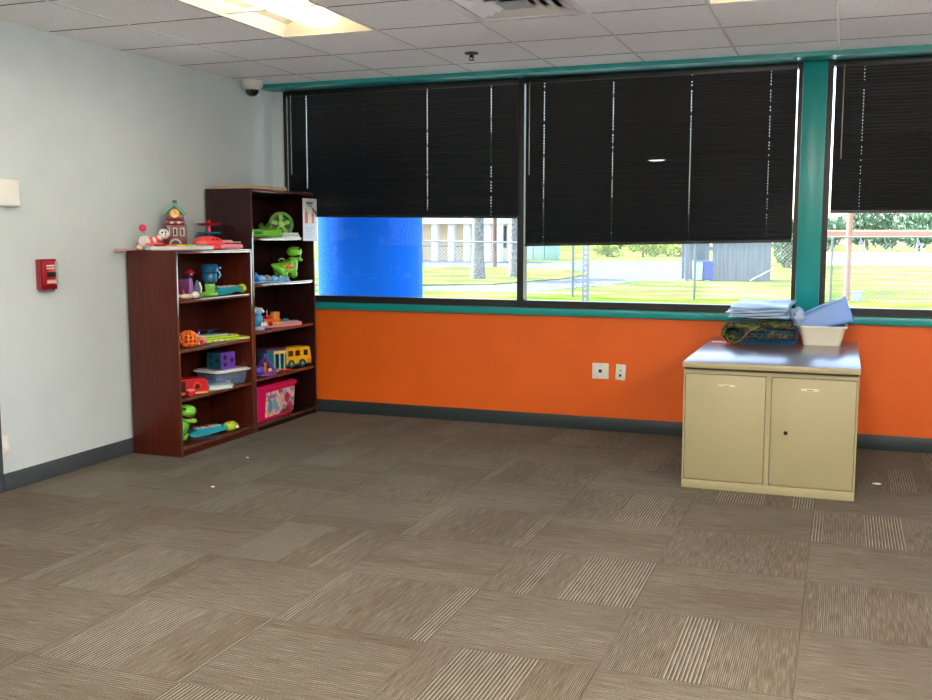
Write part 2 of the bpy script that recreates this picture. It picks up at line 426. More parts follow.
# ------------------------------------------------------------------ windows and blinds
GLASS = glass_mat('window_glass', (.97, .985, .98, 1))
def window(name, x0, x1, fl=.03, fr=.03):
    b = B(); fw = .03
    b.box(x0, .03, WB, x0 + fl, .12, WT).box(x1 - fr, .03, WB, x1, .12, WT)
    b.box(x0 + fl, .03, WB, x1 - fr, .12, WB + .05).box(x0 + fl, .03, WT - .03, x1 - fr, .12, WT)
    o = struct(name, b, BRONZE, smooth=False)
    B().box(x0 + fl, .094, WB + .05, x1 - fr, .1, WT - .03).build('glass_pane', GLASS, o, smooth=False)
    return o
window('window_1', .088, 2.082, .03, .045); window('window_2', 2.082, 4.0, .004, .03); window('window_3', 4.15, 6.1, .036, .03)

BL = mat('black_blind_slat', S(15, 19, 25), .32, noise=.06, nscale=8)
BLR = mat('black_blind_rail', S(17, 17, 19), .35)
WAND = mat('clear_wand', S(150, 150, 148), .2)
CORD = mat('blind_cord', S(120, 120, 118), .6)
def blind(label, x0, x1, z0l, z0r, cords, wand, wl, glint=None):
    yb = .008
    t = thing('window_blind', label, 'blind', ((x0 + x1) / 2, yb, WT - .03), 0, 'black slatted blinds across the windows')
    ox, oz = (x0 + x1) / 2, WT - .03
    B().box(x0 - ox, -.016, -.012, x1 - ox, .016, .027, .002).build('headrail', BLR, t)
    sl = B(); pitch = .021; k = 0
    top = WT - .046
    zmid = (z0l + z0r) / 2
    n = int((top - zmid - .024) / pitch) + 1
    cols = sorted(set([x0, x1] + [c + s for c in cords for s in (-.0017, .0017)] + ([glint[0] + (glint[1] - glint[0]) * q / 8 for q in range(9)] if glint else [])))
    A = math.radians(68); ww = .0255
    stack = max(0, 0)
    for k in range(n):
        fr_ = k / max(1, n - 1)
        def zc(x):
            zm = (z0l + z0r) / 2 + .024
            zb = z0l + (z0r - z0l) * (x - x0) / (x1 - x0) + .024
            return top + (zm - top) * fr_ + (zb - zm) * fr_ ** 3
        rows = []
        wob = random.uniform(-.03, .03)
        for q, s in enumerate((-.5, -.1, .1, .5)):
            row = []
            for x in cols:
                a = A + wob; bow = .0016 * (1 - (2 * s) ** 2)
                yy = -s * ww * math.cos(a) - bow * math.sin(a); zz = s * ww * math.sin(a) - bow * math.cos(a)
                if glint and glint[2] == k and glint[0] < x < glint[1]:
                    q2 = math.sin(PI * (x - glint[0]) / (glint[1] - glint[0])); zz -= .009 * q2 * (s + .5); yy -= .006 * q2 * (s + .5)
                zt = zc(x)
                row.append(sl.bm.verts.new((x - ox, yy, zt - oz + zz)))
            rows.append(row)
        for q in range(3):
            for c in range(len(cols) - 1):
                xm = (cols[c] + cols[c + 1]) / 2
                if q == 1 and any(abs(xm - cc) < .0017 for cc in cords) and random.random() < .9: continue
                sl.bm.faces.new((rows[q][c], rows[q][c + 1], rows[q + 1][c + 1], rows[q + 1][c]))
    sl.build('slats', BL, t, ang=80)
    rr = B()
    a = [(x0 - ox, z0l - oz), (x1 - ox, z0r - oz), (x1 - ox, z0r + .02 - oz), (x0 - ox, z0l + .02 - oz)]
    rr.prism(a, -.015, .015); rr.build('bottom_rail', BLR, t)
    for c in cords:
        zb = z0l + (z0r - z0l) * (c - x0) / (x1 - x0)
        B().cyl((c - ox, .0135, -.01), (c - ox, .0135, zb - oz + .005), .0009, seg=6).build('ladder_cord', CORD, t)
    if wand:
        B().cyl((wand - ox, -.03, -.005), (wand - ox, -.03, -wl), .004, seg=8).cyl((wand - ox, -.03, -.005), (wand - ox, -.012, .004), .002, seg=6).build('tilt_wand', WAND, t)
    return t
blind('black blind half lowered over the left window behind the tall bookcase', .14, 2.045, 1.552, 1.53, (.308, .812, 1.334, 1.841), .185, .62)
blind('lowest hanging black blind over the middle window', 2.106, 3.963, 1.328, 1.362, (2.243, 2.744, 3.282, 3.799), 2.14, .66, (2.975, 3.134, 27))
blind('black blind over the right window beside the teal post', 4.199, 6.06, 1.553, 1.545, (4.373, 4.88, 5.38, 5.88), 4.25, .6)

# ------------------------------------------------------------------ fittings on the walls
PL = mat('wall_plate_white', S(232, 230, 222), .35)
t = thing('outlet_plate', 'square white wall plate with one round hole on orange wall', 'wall plate', (2.683, 0, .436))
B().box(-.06, -.007, -.057, .06, 0, .057, .003).build('plate', PL, t)
B().cyl((0, -.0072, 0), (0, -.011, 0), .013, seg=18).build('socket', mat('socket_dark', S(40, 38, 36), .4), t)
for sx_, sz_ in ((0, .04), (-.02, -.045)): B().cyl((sx_, -.007, sz_), (sx_, -.009, sz_), .004).build('screw', mat('screw_steel', S(150, 150, 145), .3, metal=1), t)
t = thing('outlet_plate', 'narrow white wall plate on orange wall nearest the cabinet', 'wall plate', (2.83, 0, .434))
t.rotation_euler = (0, math.radians(3), 0)
B().box(-.035, -.007, -.057, .035, 0, .057, .003).build('plate', PL, t)
B().box(-.009, -.012, -.032, .009, -.0072, -.014, .001).build('jack', _mats['socket_dark'], t)
B().cyl((0, -.0072, .012), (0, -.01, .012), .008, seg=14).build('blank_insert', mat('jack_grey', S(150, 170, 160), .4), t)

t = thing('wall_box', 'white plastic box mounted high on pale left wall', 'wall box', (0, -2.795, 1.64))
B().box(0, -.098, -.077, .03, .098, .077, .006).build('backplate', PL, t)
B().box(.03, -.06, -.072, .042, .093, .072, .005).build('cover', mat('cover_white', S(240, 240, 236), .3), t)

RED = mat('alarm_red', S(132, 14, 26), .25, coat=.4)
t = thing('fire_alarm_pull', 'red fire alarm pull station on pale left wall', 'fire alarm', (0, -2.512, 1.186))
B().box(0, -.064, -.088, .04, .064, .088, .007).build('body', RED, t)
B().box(.04, -.052, -.062, .05, .056, .078, .004).build('front_plate', mat('alarm_red_front', S(168, 34, 46), .2, coat=.5), t)
B().box(.05, -.03, .046, .0515, .032, .054).box(.05, -.03, .032, .0515, .032, .038).build('lettering_strip', PL, t)
B().box(.05, -.028, -.012, .066, .03, .014, .004).build('pull_handle', mat('handle_black', S(30, 28, 30), .3), t)
B().box(.05, -.03, -.052, .056, .034, -.03, .003).build('lower_plate', mat('alarm_pink', S(225, 170, 172), .3), t)
B().box(.0502, .037, -.058, .0535, .0555, .074, .001).build('cover_glare', mat('glare_silver', S(205, 205, 205), .25, metal=.5), t)  # silver strip painted for the reflection off a clear cover
B().box(.0, -.05, -.1, .034, .05, -.0885, .003).build('base_lip', mat('alarm_grey', S(110, 112, 116), .4), t)

t = thing('wall_plate', 'small white wall plate low at the left end of the pale wall', 'wall plate', (0, -2.868, .255))
B().box(0, -.016, -.06, .006, .03, .06, .002).build('plate', PL, t)
B().box(.006, -.012, -.035, .022, .018, -.005, .003).build('plug', PL, t)

# ------------------------------------------------------------------ bookcases
def wood(name, base, dark):
    m = bpy.data.materials.new(name); m.use_nodes = True
    n = m.node_tree.nodes; l = m.node_tree.links; b = n['Principled BSDF']
    tc = n.new('ShaderNodeTexCoord'); mp = n.new('ShaderNodeMapping'); mp.inputs['Scale'].default_value = (60, 60, 2.2)
    l.new(tc.outputs['Object'], mp.inputs[0])
    t = n.new('ShaderNodeTexNoise'); t.inputs['Scale'].default_value = 1; t.inputs['Detail'].default_value = 6; t.inputs['Distortion'].default_value = .4
    l.new(mp.outputs[0], t.inputs['Vector'])
    r = n.new('ShaderNodeValToRGB'); r.color_ramp.elements[0].color = dark; r.color_ramp.elements[1].color = base
    r.color_ramp.elements[0].position = .3; r.color_ramp.elements[1].position = .7
    l.new(t.outputs['Fac'], r.inputs[0]); l.new(r.outputs[0], b.inputs['Base Color'])
    b.inputs['Roughness'].default_value = .28; b.inputs['Specular IOR Level'].default_value = .25; b.inputs['Coat Weight'].default_value = .12; b.inputs['Coat Roughness'].default_value = .12
    return m
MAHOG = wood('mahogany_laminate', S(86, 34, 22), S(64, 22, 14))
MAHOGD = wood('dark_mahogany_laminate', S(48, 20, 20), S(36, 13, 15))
EDGE = mat('glossy_edge_band', S(96, 60, 50), .12, coat=1.0, spec=.9)
FX = .395
def bookcase(label, y0, y1, z1, shelves, bz, m, loc_y):
    t = thing('bookcase', label, 'bookcase', (0.0, loc_y, 0))
    a, b_, X0 = y0 - loc_y, y1 - loc_y, .022; th = .02
    def part(nm, bx):
        bb = B(); bb.box(*bx, .0012)
        o = bb.build(nm, [m, EDGE], t)
        for p in o.data.polygons:
            if p.normal.x > .9 and p.center.x > FX - .005: p.material_index = 1
        return o
    part('side_panel', (X0, a, 0, FX, a + th, z1 - .0)); part('side_panel', (X0, b_ - th, 0, FX, b_, z1))
    part('top_panel', (X0, a + th, z1 - .02, FX, b_ - th, z1))
    for z in shelves: part('shelf', (X0 + .008, a + th, z - .02, FX - .004, b_ - th, z))
    part('bottom_panel', (X0 + .008, a + th, bz - .02, FX - .002, b_ - th, bz))
    B().box(FX - .022, a + th, 0, FX - .006, b_ - th, bz - .0205, .001).build('kick_board', m, t)
    B().box(X0, a + th, .03, X0 + .007, b_ - th, z1 - .021).build('back_panel', m, t, smooth=False)
    return t
LS = (1.0, .685, .372); LB = .06
RS = (1.392, 1.06, .722, .382); RB = .05
bookcase('shorter mahogany bookcase of toys nearest the viewer', -1.822, -.958, 1.312, LS, LB, MAHOG, -1.39)
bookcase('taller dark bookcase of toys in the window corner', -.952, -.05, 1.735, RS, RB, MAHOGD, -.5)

# ------------------------------------------------------------------ flyer and board
t = thing('flyer', 'white paper flyer taped on the right edge of the tall bookcase', 'flyer', (FX + .002, -.125, 1.53), 90)
fl = B()
fl.box(-.11, -.0012, -.165, .11, 0, .16)
fl.build('sheet', mat('flyer_paper', S(214, 218, 224), .6, noise=.05), t)
ff = B().box(-.055, -.0022, .115, .045, -.0013, .135).box(-.04, -.0022, .1, .03, -.0013, .108)
ff.build('heading_print', mat('flyer_grey', S(110, 116, 122), .6), t)
fom = mat('flyer_orange', S(232, 110, 70), .6)
B().box(-.078, -.0022, -.03, -.034, -.0013, .055).box(-.075, -.0022, .055, -.064, -.0013, .09).box(-.05, -.0022, .055, -.04, -.0013, .082).build('orange_print', fom, t)
B().box(.026, -.0022, -.03, .064, -.0013, .045).box(.04, -.0022, .045, .05, -.0013, .07).build('orange_print', fom, t)
fb = B()
for k in range(6): fb.box(-.08, -.0022, -.065 - k * .015, .07 - (k % 3) * .02, -.0013, -.06 - k * .015)
fb.build('text_lines', mat('flyer_blue', S(168, 186, 226), .6), t)
B().prism([(.02, .1), (.11, .06), (.11, .02), (.04, .075)], -.0022, -.0013).build('grey_band', _mats['flyer_grey'], t)

t = thing('wooden_board', 'thin pale wooden board lying on top of the tall bookcase', 'board', (.235, -.66, 1.7355), 0)
pts = [(-.17, -.27), (.16, -.27)] + [(.06 + .14 * math.cos(a), .1 + .13 * math.sin(a)) for a in [math.radians(q) for q in range(-20, 100, 15)]] + [(-.17, .23)]
B().flat(pts, 0, .022).build('panel', mat('pale_birch', S(176, 156, 128), .4, noise=.12, nscale=8, stretch=(1, 12, 1)), t)

# ------------------------------------------------------------------ cabinet
CAB = mat('beige_enamel', S(160, 149, 114), .42, noise=.025, nscale=4)
CABD = mat('dark_gap', S(60, 54, 40), .6)
TOPM = mat('brown_laminate_top', S(104, 78, 82), .3, coat=.6, spec=.7, crough=.24, noise=.1, nscale=9, stretch=(1, 10, 1))
t = thing('storage_cabinet', 'beige two-door metal storage cabinet below the window', 'cabinet', (3.942, -1.455, 0))
yb = 1.40
b = B()
b.box(-.455, .02, 0, .455, yb, .672, .002)
b.box(-.455, 0, 0, .455, .02, .049, .002).box(-.455, 0, .049, -.446, .02, .672).box(.446, 0, .049, .455, .02, .672).box(-.446, 0, .65, .446, .02, .672).box(-.012, .004, .049, .012, .02, .65)
b.build('body', CAB, t)
B().box(-.45, -.012, .672, .45, yb, .684).build('top_reveal', CABD, t)
tp = B().box(-.46, -.03, .684, .46, yb, .716, .003)
o = tp.build('top', [CAB, TOPM], t)
for p in o.data.polygons:
    if p.normal.z > .9: p.material_index = 1
for (xa, xb, hx, nm) in ((-.443, -.016, -.222, 0), (.016, .443, .212, 1)):
    dd = B().box(xa, .0, .053, xb, .016, .646, .003)
    # finger pull recess is framed by a small lipped plate
    door = dd.build('door', CAB, t)
    B().box(hx - .046, -.003, .580, hx + .046, 0, .594, .0012).build('handle', mat('pull_cream', S(215, 205, 170), .3), door)
    B().box(hx - .016, -.005, .5845, hx + .016, -.003, .5895, .0008).build('pull_slot', mat('pull_shadow', S(120, 110, 80), .5), door)
    if nm: B().cyl((.095, 0.0, .346), (.095, -.004, .346), .011, seg=18).cyl((.095, -.004, .346), (.095, -.006, .346), .006, seg=12).build('lock', mat('lock_dark', S(50, 40, 28), .3, metal=.6), door)

CT_Z = .7162
# basket with cloth, folded plastic sheet, crumpled bag, tubs
t = thing('wire_basket', 'blue wire basket on the beige cabinet', 'basket', (3.862, -.30, CT_Z))
WB_ = mat('blue_wire', S(26, 78, 116), .35)
b = B(); bw, bd, bh = .168, .13, .115
for z in [.004 + (bh - .008) * k / 5 for k in range(6)]:
    e = .012 * (z / bh)
    b.tube([(-bw - e, -bd - e, z), (bw + e, -bd - e, z), (bw + e, bd + e, z), (-bw - e, bd + e, z)], .0024 if z > .1 else .0017, 6, True)
for k in range(16):
    x = -bw + 2 * bw * k / 15
    b.tube([(x * 1.05, -bd - .012, bh), (x, -bd, .004), (x, bd, .004), (x * 1.05, bd + .012, bh)], .0015, 5)
for k in range(1, 10):
    y = -bd + 2 * bd * k / 10
    b.tube([(-bw - .012, y, bh), (-bw, y, .004), (bw, y, .004), (bw + .012, y, bh)], .0015, 5)
b.build('wire_frame', WB_, t)

def camo():
    m = bpy.data.materials.new('camouflage_cloth'); m.use_nodes = True
    n = m.node_tree.nodes; l = m.node_tree.links; b = n['Principled BSDF']; b.inputs['Roughness'].default_value = .9
    tc = n.new('ShaderNodeTexCoord'); t = n.new('ShaderNodeTexNoise'); t.inputs['Scale'].default_value = 15; t.inputs['Detail'].default_value = 2; t.inputs['Distortion'].default_value = 1.2
    l.new(tc.outputs['Object'], t.inputs['Vector']); r = n.new('ShaderNodeValToRGB'); r.color_ramp.interpolation = 'CONSTANT'
    r.color_ramp.elements[0].color = S(34, 42, 28); r.color_ramp.elements[1].position = .45; r.color_ramp.elements[1].color = S(84, 98, 44)
    e = r.color_ramp.elements.new(.56); e.color = S(70, 54, 40)
    e = r.color_ramp.elements.new(.64); e.color = S(150, 150, 76)
    l.new(t.outputs['Fac'], r.inputs[0]); l.new(r.outputs[0], b.inputs['Base Color']); return m
CAMO = camo()
def cloth(name, outline_fn, nx, ny, m, parent, th):
    b = B(); top = []
    for i in range(nx + 1):
        row = []
        for j in range(ny + 1): row.append(b.bm.verts.new(outline_fn(i / nx, j / ny)))
        top.append(row)
    for i in range(nx):
        for j in range(ny): b.bm.faces.new((top[i][j], top[i + 1][j], top[i + 1][j + 1], top[i][j + 1]))
    o = b.build(name, m, parent)
    so = o.modifiers.new('thick', 'SOLIDIFY'); so.thickness = th; so.offset = -1
    sb = o.modifiers.new('sub', 'SUBSURF'); sb.levels = 1; sb.render_levels = 1
    return o
t = thing('camouflage_cloth', 'folded camouflage cloth stuffed in the blue basket', 'cloth', (3.862, -.30, CT_Z))
def camo_fn(u, v):
    x = -.32 + .47 * u; y = -.155 + .3 * v
    z = .142 + .012 * math.sin(u * 9 + v * 4) + .008 * math.sin(u * 21 + 2 * v)
    if u < .22:  # drapes over the left end
        q = 1 - u / .22; z -= .085 * q * q; x += .02 * q * q
    z -= .022 * abs(2 * v - 1) ** 4
    return (x, y, z)
cloth('upper_fold', camo_fn, 20, 12, CAMO, t, .03)
B().ball((.0, 0, .058), .05, (2.9, 2.0, 1.0), seg=24).build('stuffed_bundle', CAMO, t)
B().ball((-.225, -.04, .045), .045, (1.5, 1.7, 1.0), seg=20).build('hanging_bundle', CAMO, t)
B().tube([(-.26, -.14, .05), (-.24, -.16, .02), (-.2, -.165, .006), (-.16, -.165, .03), (-.12, -.168, .08), (-.05, -.165, .12)], .004, 8).build('drawstring', mat('khaki_cord', S(120, 104, 70), .7), t)
def translucent(name, col, rough=.25, k=.5):
    m = bpy.data.materials.new(name); m.use_nodes = True
    n = m.node_tree.nodes; l = m.node_tree.links; b = n['Principled BSDF']
    b.inputs['Base Color'].default_value = col; b.inputs['Roughness'].default_value = rough
    o = n['Material Output']; t = n.new('ShaderNodeBsdfTranslucent'); t.inputs[0].default_value = col
    x = n.new('ShaderNodeMixShader'); x.inputs[0].default_value = k
    l.new(b.outputs[0], x.inputs[1]); l.new(t.outputs[0], x.inputs[2]); l.new(x.outputs[0], o.inputs[0]); return m
SHEET = translucent('clear_plastic_sheeting', S(208, 230, 250), .2, .45)
t = thing('folded_plastic_sheet', 'folded pale blue plastic sheeting on top of the camouflage cloth', 'plastic sheet', (3.79, -.29, CT_Z + .16))
for k in range(5):
    def fn(u, v, k=k):
        x = -.185 + .37 * u + .03 * v + .008 * math.sin(v * 7 + k * 2); y = -.15 + .30 * v
        z = .014 + .016 * k + .0035 * math.sin(u * 9 + k * 2 + v * 5) + .004 * math.sin(v * 8 + k + u * 3) + .03 * v
        return (x + .01 * math.sin(k * 2.1), y + .006 * math.cos(k * 1.7), z)
    cloth('fold', fn, 18, 12, SHEET, t, .012)
t = thing('crumpled_plastic_bag', 'crumpled clear plastic bag between the sheeting and the tubs', 'plastic bag', (4.035, -.31, CT_Z + .118))
b = B().ball((0, 0, .06), .055, (.8, 1.1, 1.0), seg=28)
for v in b.bm.verts:
    p = v.co; q = math.sin(p.x * 120 + p.z * 70) * .006 + math.sin(p.y * 90 - p.x * 60) * .006 + math.sin(p.z * 150) * .004
    v.co = p + (p - Vector((0, 0, .06))).normalized() * q
b.build('bag', SHEET, t)
B().box(-.04, -.058, .02, -.032, -.052, .075, .001, M=Matrix.Rotation(math.radians(14), 4, 'Y')).build('red_tie', mat('red_tie', S(150, 30, 40), .5), t)
B().cyl((0, 0, 0), (0, 0, .03), .03, .02, seg=14).build('twisted_neck', SHEET, t)
t = thing('red_paper', 'thin red and white paper at the left edge of the cabinet top', 'paper', (3.57, -.42, CT_Z), 8)
B().box(-.055, -.05, 0, .06, .05, .004).build('red_sheet', mat('paper_red', S(205, 60, 48), .5), t)
B().box(-.058, -.03, .0045, .035, .055, .0065).build('white_sheet', mat('paper_white', S(226, 214, 216), .5), t)

TUBW = mat('cream_tub_plastic', S(226, 222, 206), .35)
t = thing('plastic_tub', 'cream plastic tub standing on the right of the cabinet top', 'tub', (4.185, -.27, CT_Z))
B().tub(.225, .20, .275, .25, .125, rim=.012, rimh=.012, cr=.03).build('tub', TUBW, t)
t = thing('plastic_tub', 'pale blue plastic tub tipped on its side inside the cream tub', 'tub', (4.175, -.25, CT_Z + .165))
TUBB = translucent('pale_blue_tub_plastic', S(184, 216, 255), .3, .5)
b = B(); b.M = Matrix.Rotation(math.radians(-2), 4, 'Z') @ Matrix.Rotation(math.radians(68), 4, 'Y') @ Matrix.Translation((0, 0, -.15))
b.tub(.105, .17, .155, .215, .325, rim=.008, rimh=.008, cr=.025)
for k in range(5):
    yk = -.06 + k * .03
    b.box(-.066, yk - .004, .03, -.0595, yk + .004, .27, .001, M=Matrix.Translation((-.053, 0, 0)) @ Matrix.Rotation(math.radians(-4.4), 4, 'Y') @ Matrix.Translation((.053, 0, 0)))
b.build('tub', TUBB, t)

# ------------------------------------------------------------------ toys
RD = plastic('toy_red', 205, 24, 34); BLU = plastic('toy_blue', 40, 120, 200); TQ = plastic('toy_teal', 40, 160, 180)
GRN = plastic('toy_green', 110, 190, 50); LIME = plastic('toy_lime', 190, 215, 40); YEL = plastic('toy_yellow', 250, 200, 40)
ORG = plastic('toy_orange', 250, 120, 40); PUR = plastic('toy_purple', 110, 70, 190); PNK = plastic('toy_pink', 235, 60, 110)
WHT = plastic('toy_white', 236, 232, 226); BLK = plastic('toy_black', 24, 22, 24); DRED = plastic('toy_maroon', 108, 10, 28)
CRM = plastic('toy_cream', 236, 214, 180); LBL = plastic('toy_light_blue', 130, 190, 240); MAG = plastic('toy_magenta', 130, 34, 110)
DKB = plastic('toy_navy', 30, 60, 110); BRN = plastic('toy_tan', 196, 140, 80); CORAL = plastic('toy_coral', 248, 80, 84)
LPINK = plastic('toy_light_pink', 246, 150, 165); DGRN = plastic('toy_dark_green', 40, 120, 60); GRY = plastic('toy_grey', 150, 160, 165)
BRIGHTG = plastic('toy_bright_green', 120, 205, 60)
CLEAR = frosted_mat('clear_toy_plastic', S(160, 185, 220), .28)
ZL = 1.3125

# --- on top of the short bookcase
t = thing('toy_keyboard', 'white toy board with orange, yellow and green keys on the short bookcase', 'toy', (.192, -1.55, ZL), 67.7)
b = B(); pts = [(-.225, -.1), (-.21, -.115), (.2, -.115), (.235, -.09), (.235, .08), (.2, .1), (-.21, .1), (-.225, .085)]
b.flat(pts, .004, .026); b.build('board', WHT, t)
B().flat([(x * .96, y * .96) for x, y in pts], 0, .0038).build('base', plastic('toy_lilac', 150, 140, 190), t)
for k, (m, nm) in enumerate(((RD, 'key'), (ORG, 'key'), (YEL, 'key'), (LIME, 'key'), (TQ, 'key'))):
    B().box(-.18 + k * .075, -.085, .0262, -.115 + k * .075, -.02, .036, .004).build(nm, m, t)

t = thing('toy_caterpillar', 'red and white striped toy caterpillar on the toy board', 'toy', (.215, -1.765, ZL + .0365), 40)
path = [(-.045, 0, .028), (-.02, 0, .026), (.005, 0, .032), (.028, 0, .045)]
for k, p in enumerate(((-.05, 0, .024), (-.032, 0, .026), (-.014, 0, .029), (.004, 0, .034), (.02, 0, .043))):
    B().ball(p, .025 - .001 * k, (.62, 1, 1), seg=16, rot=(0, math.radians(-20 - 6 * k), 0)).build('body_ring', (WHT, CORAL)[k % 2], t)
hd = B().ball((.045, -.004, .068), .034, (1, .95, 1)).build('head', WHT, t)
B().ball((.034, -.034, .076), .006).ball((.055, -.035, .078), .006).build('eye', BLK, hd)
B().ball((.05, 0, .1), .014, (1.4, .9, .7)).build('cap', BLK, hd)
B().ball((.052, -.037, .064), .005).build('nose', BLK, hd)
B().box(-.065, -.022, 0, .04, .022, .012, .005).build('base', CORAL, t)

t = thing('ball_rattle', 'white round toy with pink ball on a stalk at the bookcase edge', 'toy', (.125, -1.76, ZL), 35)
B().ball((0, 0, .055), .044, (1, 1, .95), seg=24).build('body', WHT, t)
B().cyl((0, 0, .095), (-.012, 0, .125), .004).build('stalk', GRY, t)
B().ball((-.014, 0, .142), .024).build('ball', PNK, t)
for sx, sy in ((-.035, -.015), (.038, -.02)):
    B().ball((sx, sy, .02), .023, (.9, 1, .85)).build('foot', CRM, t)
B().tube([(-.02 + .024 * math.cos(a), -.03, .022 + .02 * math.sin(a)) for a in [PI * k / 6 for k in range(7)]], .005, 8).build('handle_loop', LPINK, t)

t = thing('toy_paddle', 'dull pink toy paddle sticking out past the left side of the bookcase', 'toy', (.085, -1.72, ZL), 78)
B().flat([(-.175 + .05 * math.cos(a), -.0 + .035 * math.sin(a)) for a in [2 * PI * k / 16 for k in range(16)]], 0.0, .012).build('blade', plastic('toy_dusty_pink', 200, 150, 150), t)
B().box(-.125, -.012, 0, .0, .012, .011, .004).build('handle', _mats['toy_dusty_pink'], t)

t = thing('toy_clock_tower', 'dark red toy clock tower with green roof', 'toy', (.15, -1.482, ZL), 35)
b = B(); b.box(-.072, -.06, 0, .072, .06, .165, .003); b.box(-.062, -.052, .165, .062, .052, .19, .002); b.box(-.056, -.048, .19, .056, .048, .235, .002)
b.prism([(-.056, .235), (.056, .235), (0, .29)], -.048, .048); b.build('tower', DRED, t)
rf = B()
for s in (-1, 1):
    rf.prism([(s * .068, .226), (s * .078, .236), (0, .312), (0, .294)], -.058, .058)
rf.build('roof', plastic('toy_roof_green', 30, 165, 110), t)
B().box(-.014, -.012, .30, .014, .012, .324, .003).build('chimney', plastic('toy_dark_brown', 60, 40, 36), t)
ck = B().cyl((0, -.0485, .238), (0, -.055, .238), .028, seg=24).build('clock_face', plastic('toy_clock_yellow', 240, 190, 90), t)
B().box(-.0015, -.057, .238, .0015, -.0552, .258).box(0, -.057, .2365, .014, -.0552, .2395).build('clock_hand', BLK, ck)
for x in (-.045, .0, .045):
    wo = B().box(x - .013, -.0635, .09, x + .013, -.0605, .145, .001).build('window', plastic('toy_window_cream', 205, 196, 178), t)
    B().box(x - .008, -.065, .097, x + .008, -.0637, .138).build('window_opening', BLK, wo)
for x in (-.019, .025): B().box(x - .011, -.0555, .172, x + .011, -.0525, .186).build('window', _mats['toy_window_cream'], t)
ar = B(); R0, R1 = .04, .028
pa = [(-R0, 0)] + [(R0 * math.cos(a), .035 + R0 * math.sin(a)) for a in [PI - PI * k / 10 for k in range(11)]] + [(R0, 0), (R1, 0)] + [(R1 * math.cos(a), .035 + R1 * math.sin(a)) for a in [PI * k / 10 for k in range(11)]] + [(-R1, 0)]
ar.prism(pa, -.066, -.0605); ar.build('door_arch', plastic('toy_stone', 176, 176, 172), t)
B().prism([(-R1, 0.001)] + [(R1 * math.cos(a), .035 + R1 * math.sin(a)) for a in [PI - PI * k / 10 for k in range(11)]] + [(R1, 0.001)], -.0625, -.0605).build('doorway', BLK, t)
B().box(-.0735, -.04, .0, -.0722, .02, .06).build('side_doorway', BLK, t); B().box(-.0735, -.03, .09, -.0722, -.005, .145).build('side_window', BLK, t)

t = thing('toy_ball_tower', 'red and blue tiered toy tower behind the coral toy', 'toy', (.14, -1.09, ZL), 35)
B().cyl((0, 0, .012), (0, 0, .182), .014, seg=14).build('post', PNK, t)
B().lathe([(.06, 0), (.06, .012), (.02, .018)]).build('base', TQ, t)
for z, m in ((.05, DKB), (.098, TQ), (.16, RD)):
    B().lathe([(.014, z), (.07, z + .004), (.085, z + .018), (.082, z + .02), (.066, z + .012), (.014, z + .012)], seg=28).build('dish', m, t)
B().ball((0, 0, .188), .016).build('knob', RD, t)

t = thing('toy_laptop', 'coral and pink rounded toy lying along the short bookcase top', 'toy', (.30, -1.235, ZL), 66)
b = B().ball((-.06, .01, .045), .06, (1.9, 1.0, .78), seg=28); b.box(-.15, -.06, 0, .0, .06, .03, .012)
b.build('shell', CORAL, t)
b = B().box(-.0, -.062, 0, .175, .058, .038, .016).build('base', LPINK, t)
B().box(.005, -.02, .0385, .12, .05, .064, .012).build('raised_lid', LPINK, t)
B().box(.05, -.05, .0385, .165, -.022, .046, .003).build('mouth', plastic('toy_wine', 120, 10, 40), t)
for k in range(6): B().box(.055 + k * .018, -.052, .0465, .067 + k * .018, -.026, .052, .0015).build('tooth', WHT, t)
B().ball((-.06, -.048, .07), .006).ball((-.03, -.05, .07), .006).build('eye', DRED, t)

# --- short bookcase, top shelf
Z = LS[0]
t = thing('toy_box', 'purple toy box at the left of the short bookcase top shelf', 'toy', (.145, -1.56, Z), 75)
B().box(-.11, -.07, 0, .11, .07, .125, .005).build('box', MAG, t)
B().ball((.0, -.071, .06), .018, (1, .12, 1)).build('emblem', plastic('toy_dark_plum', 70, 14, 60), t)
t = thing('toy_figure', 'slim purple and pink toy figure with red top beside the purple box', 'toy', (.30, -1.55, Z), 35)
B().lathe([(.02, 0), (.022, .03), (.018, .1), (.013, .13)]).build('body', plastic('toy_violet', 150, 80, 160), t)
B().ball((0, 0, .15), .019).build('head', DKB, t)
B().lathe([(.034, .162), (.03, .168), (.012, .18), (.0001, .19)]).build('hat', RD, t)
B().ball((.014, -.012, .158), .007).build('visor', WHT, t)
t = thing('toy_dog', 'small white toy dog lying at the shelf edge before the purple box', 'toy', (.345, -1.655, Z), 50)
B().ball((0, 0, .018), .018, (2.6, 1, .9)).build('body', CRM, t)
B().ball((.058, -.002, .026), .024, (1.1, 1, .95)).build('head', WHT, t)
B().ball((-.055, 0, .02), .02, (1, 1, .9)).build('tail_end', WHT, t)
B().cyl((-.015, 0, .03), (-.018, 0, .058), .005).build('ear', ORG, t)
t = thing('toy_bottle', 'small clear and green toy bottle left of the blue blender toy', 'toy', (.30, -1.47, Z), 35)
B().lathe([(.03, 0), (.03, .018), (.024, .022)]).build('base', plastic('toy_olive', 130, 140, 40), t)
B().lathe([(.026, .022), (.028, .05), (.02, .085), (.01, .1), (.01, .112)]).build('bottle', CLEAR, t)
B().tube([(.02, -.01, .03), (.026, -.012, .06), (.014, -.01, .1)], .006, 8).build('side_handle', WHT, t)
t = thing('toy_blender', 'blue toy globe cup on a lime green stand', 'toy', (.29, -1.315, Z), 35)
B().box(-.055, -.04, 0, .055, .04, .03, .01).box(-.034, -.03, .025, .034, .03, .085, .006).build('stand', GRN, t)
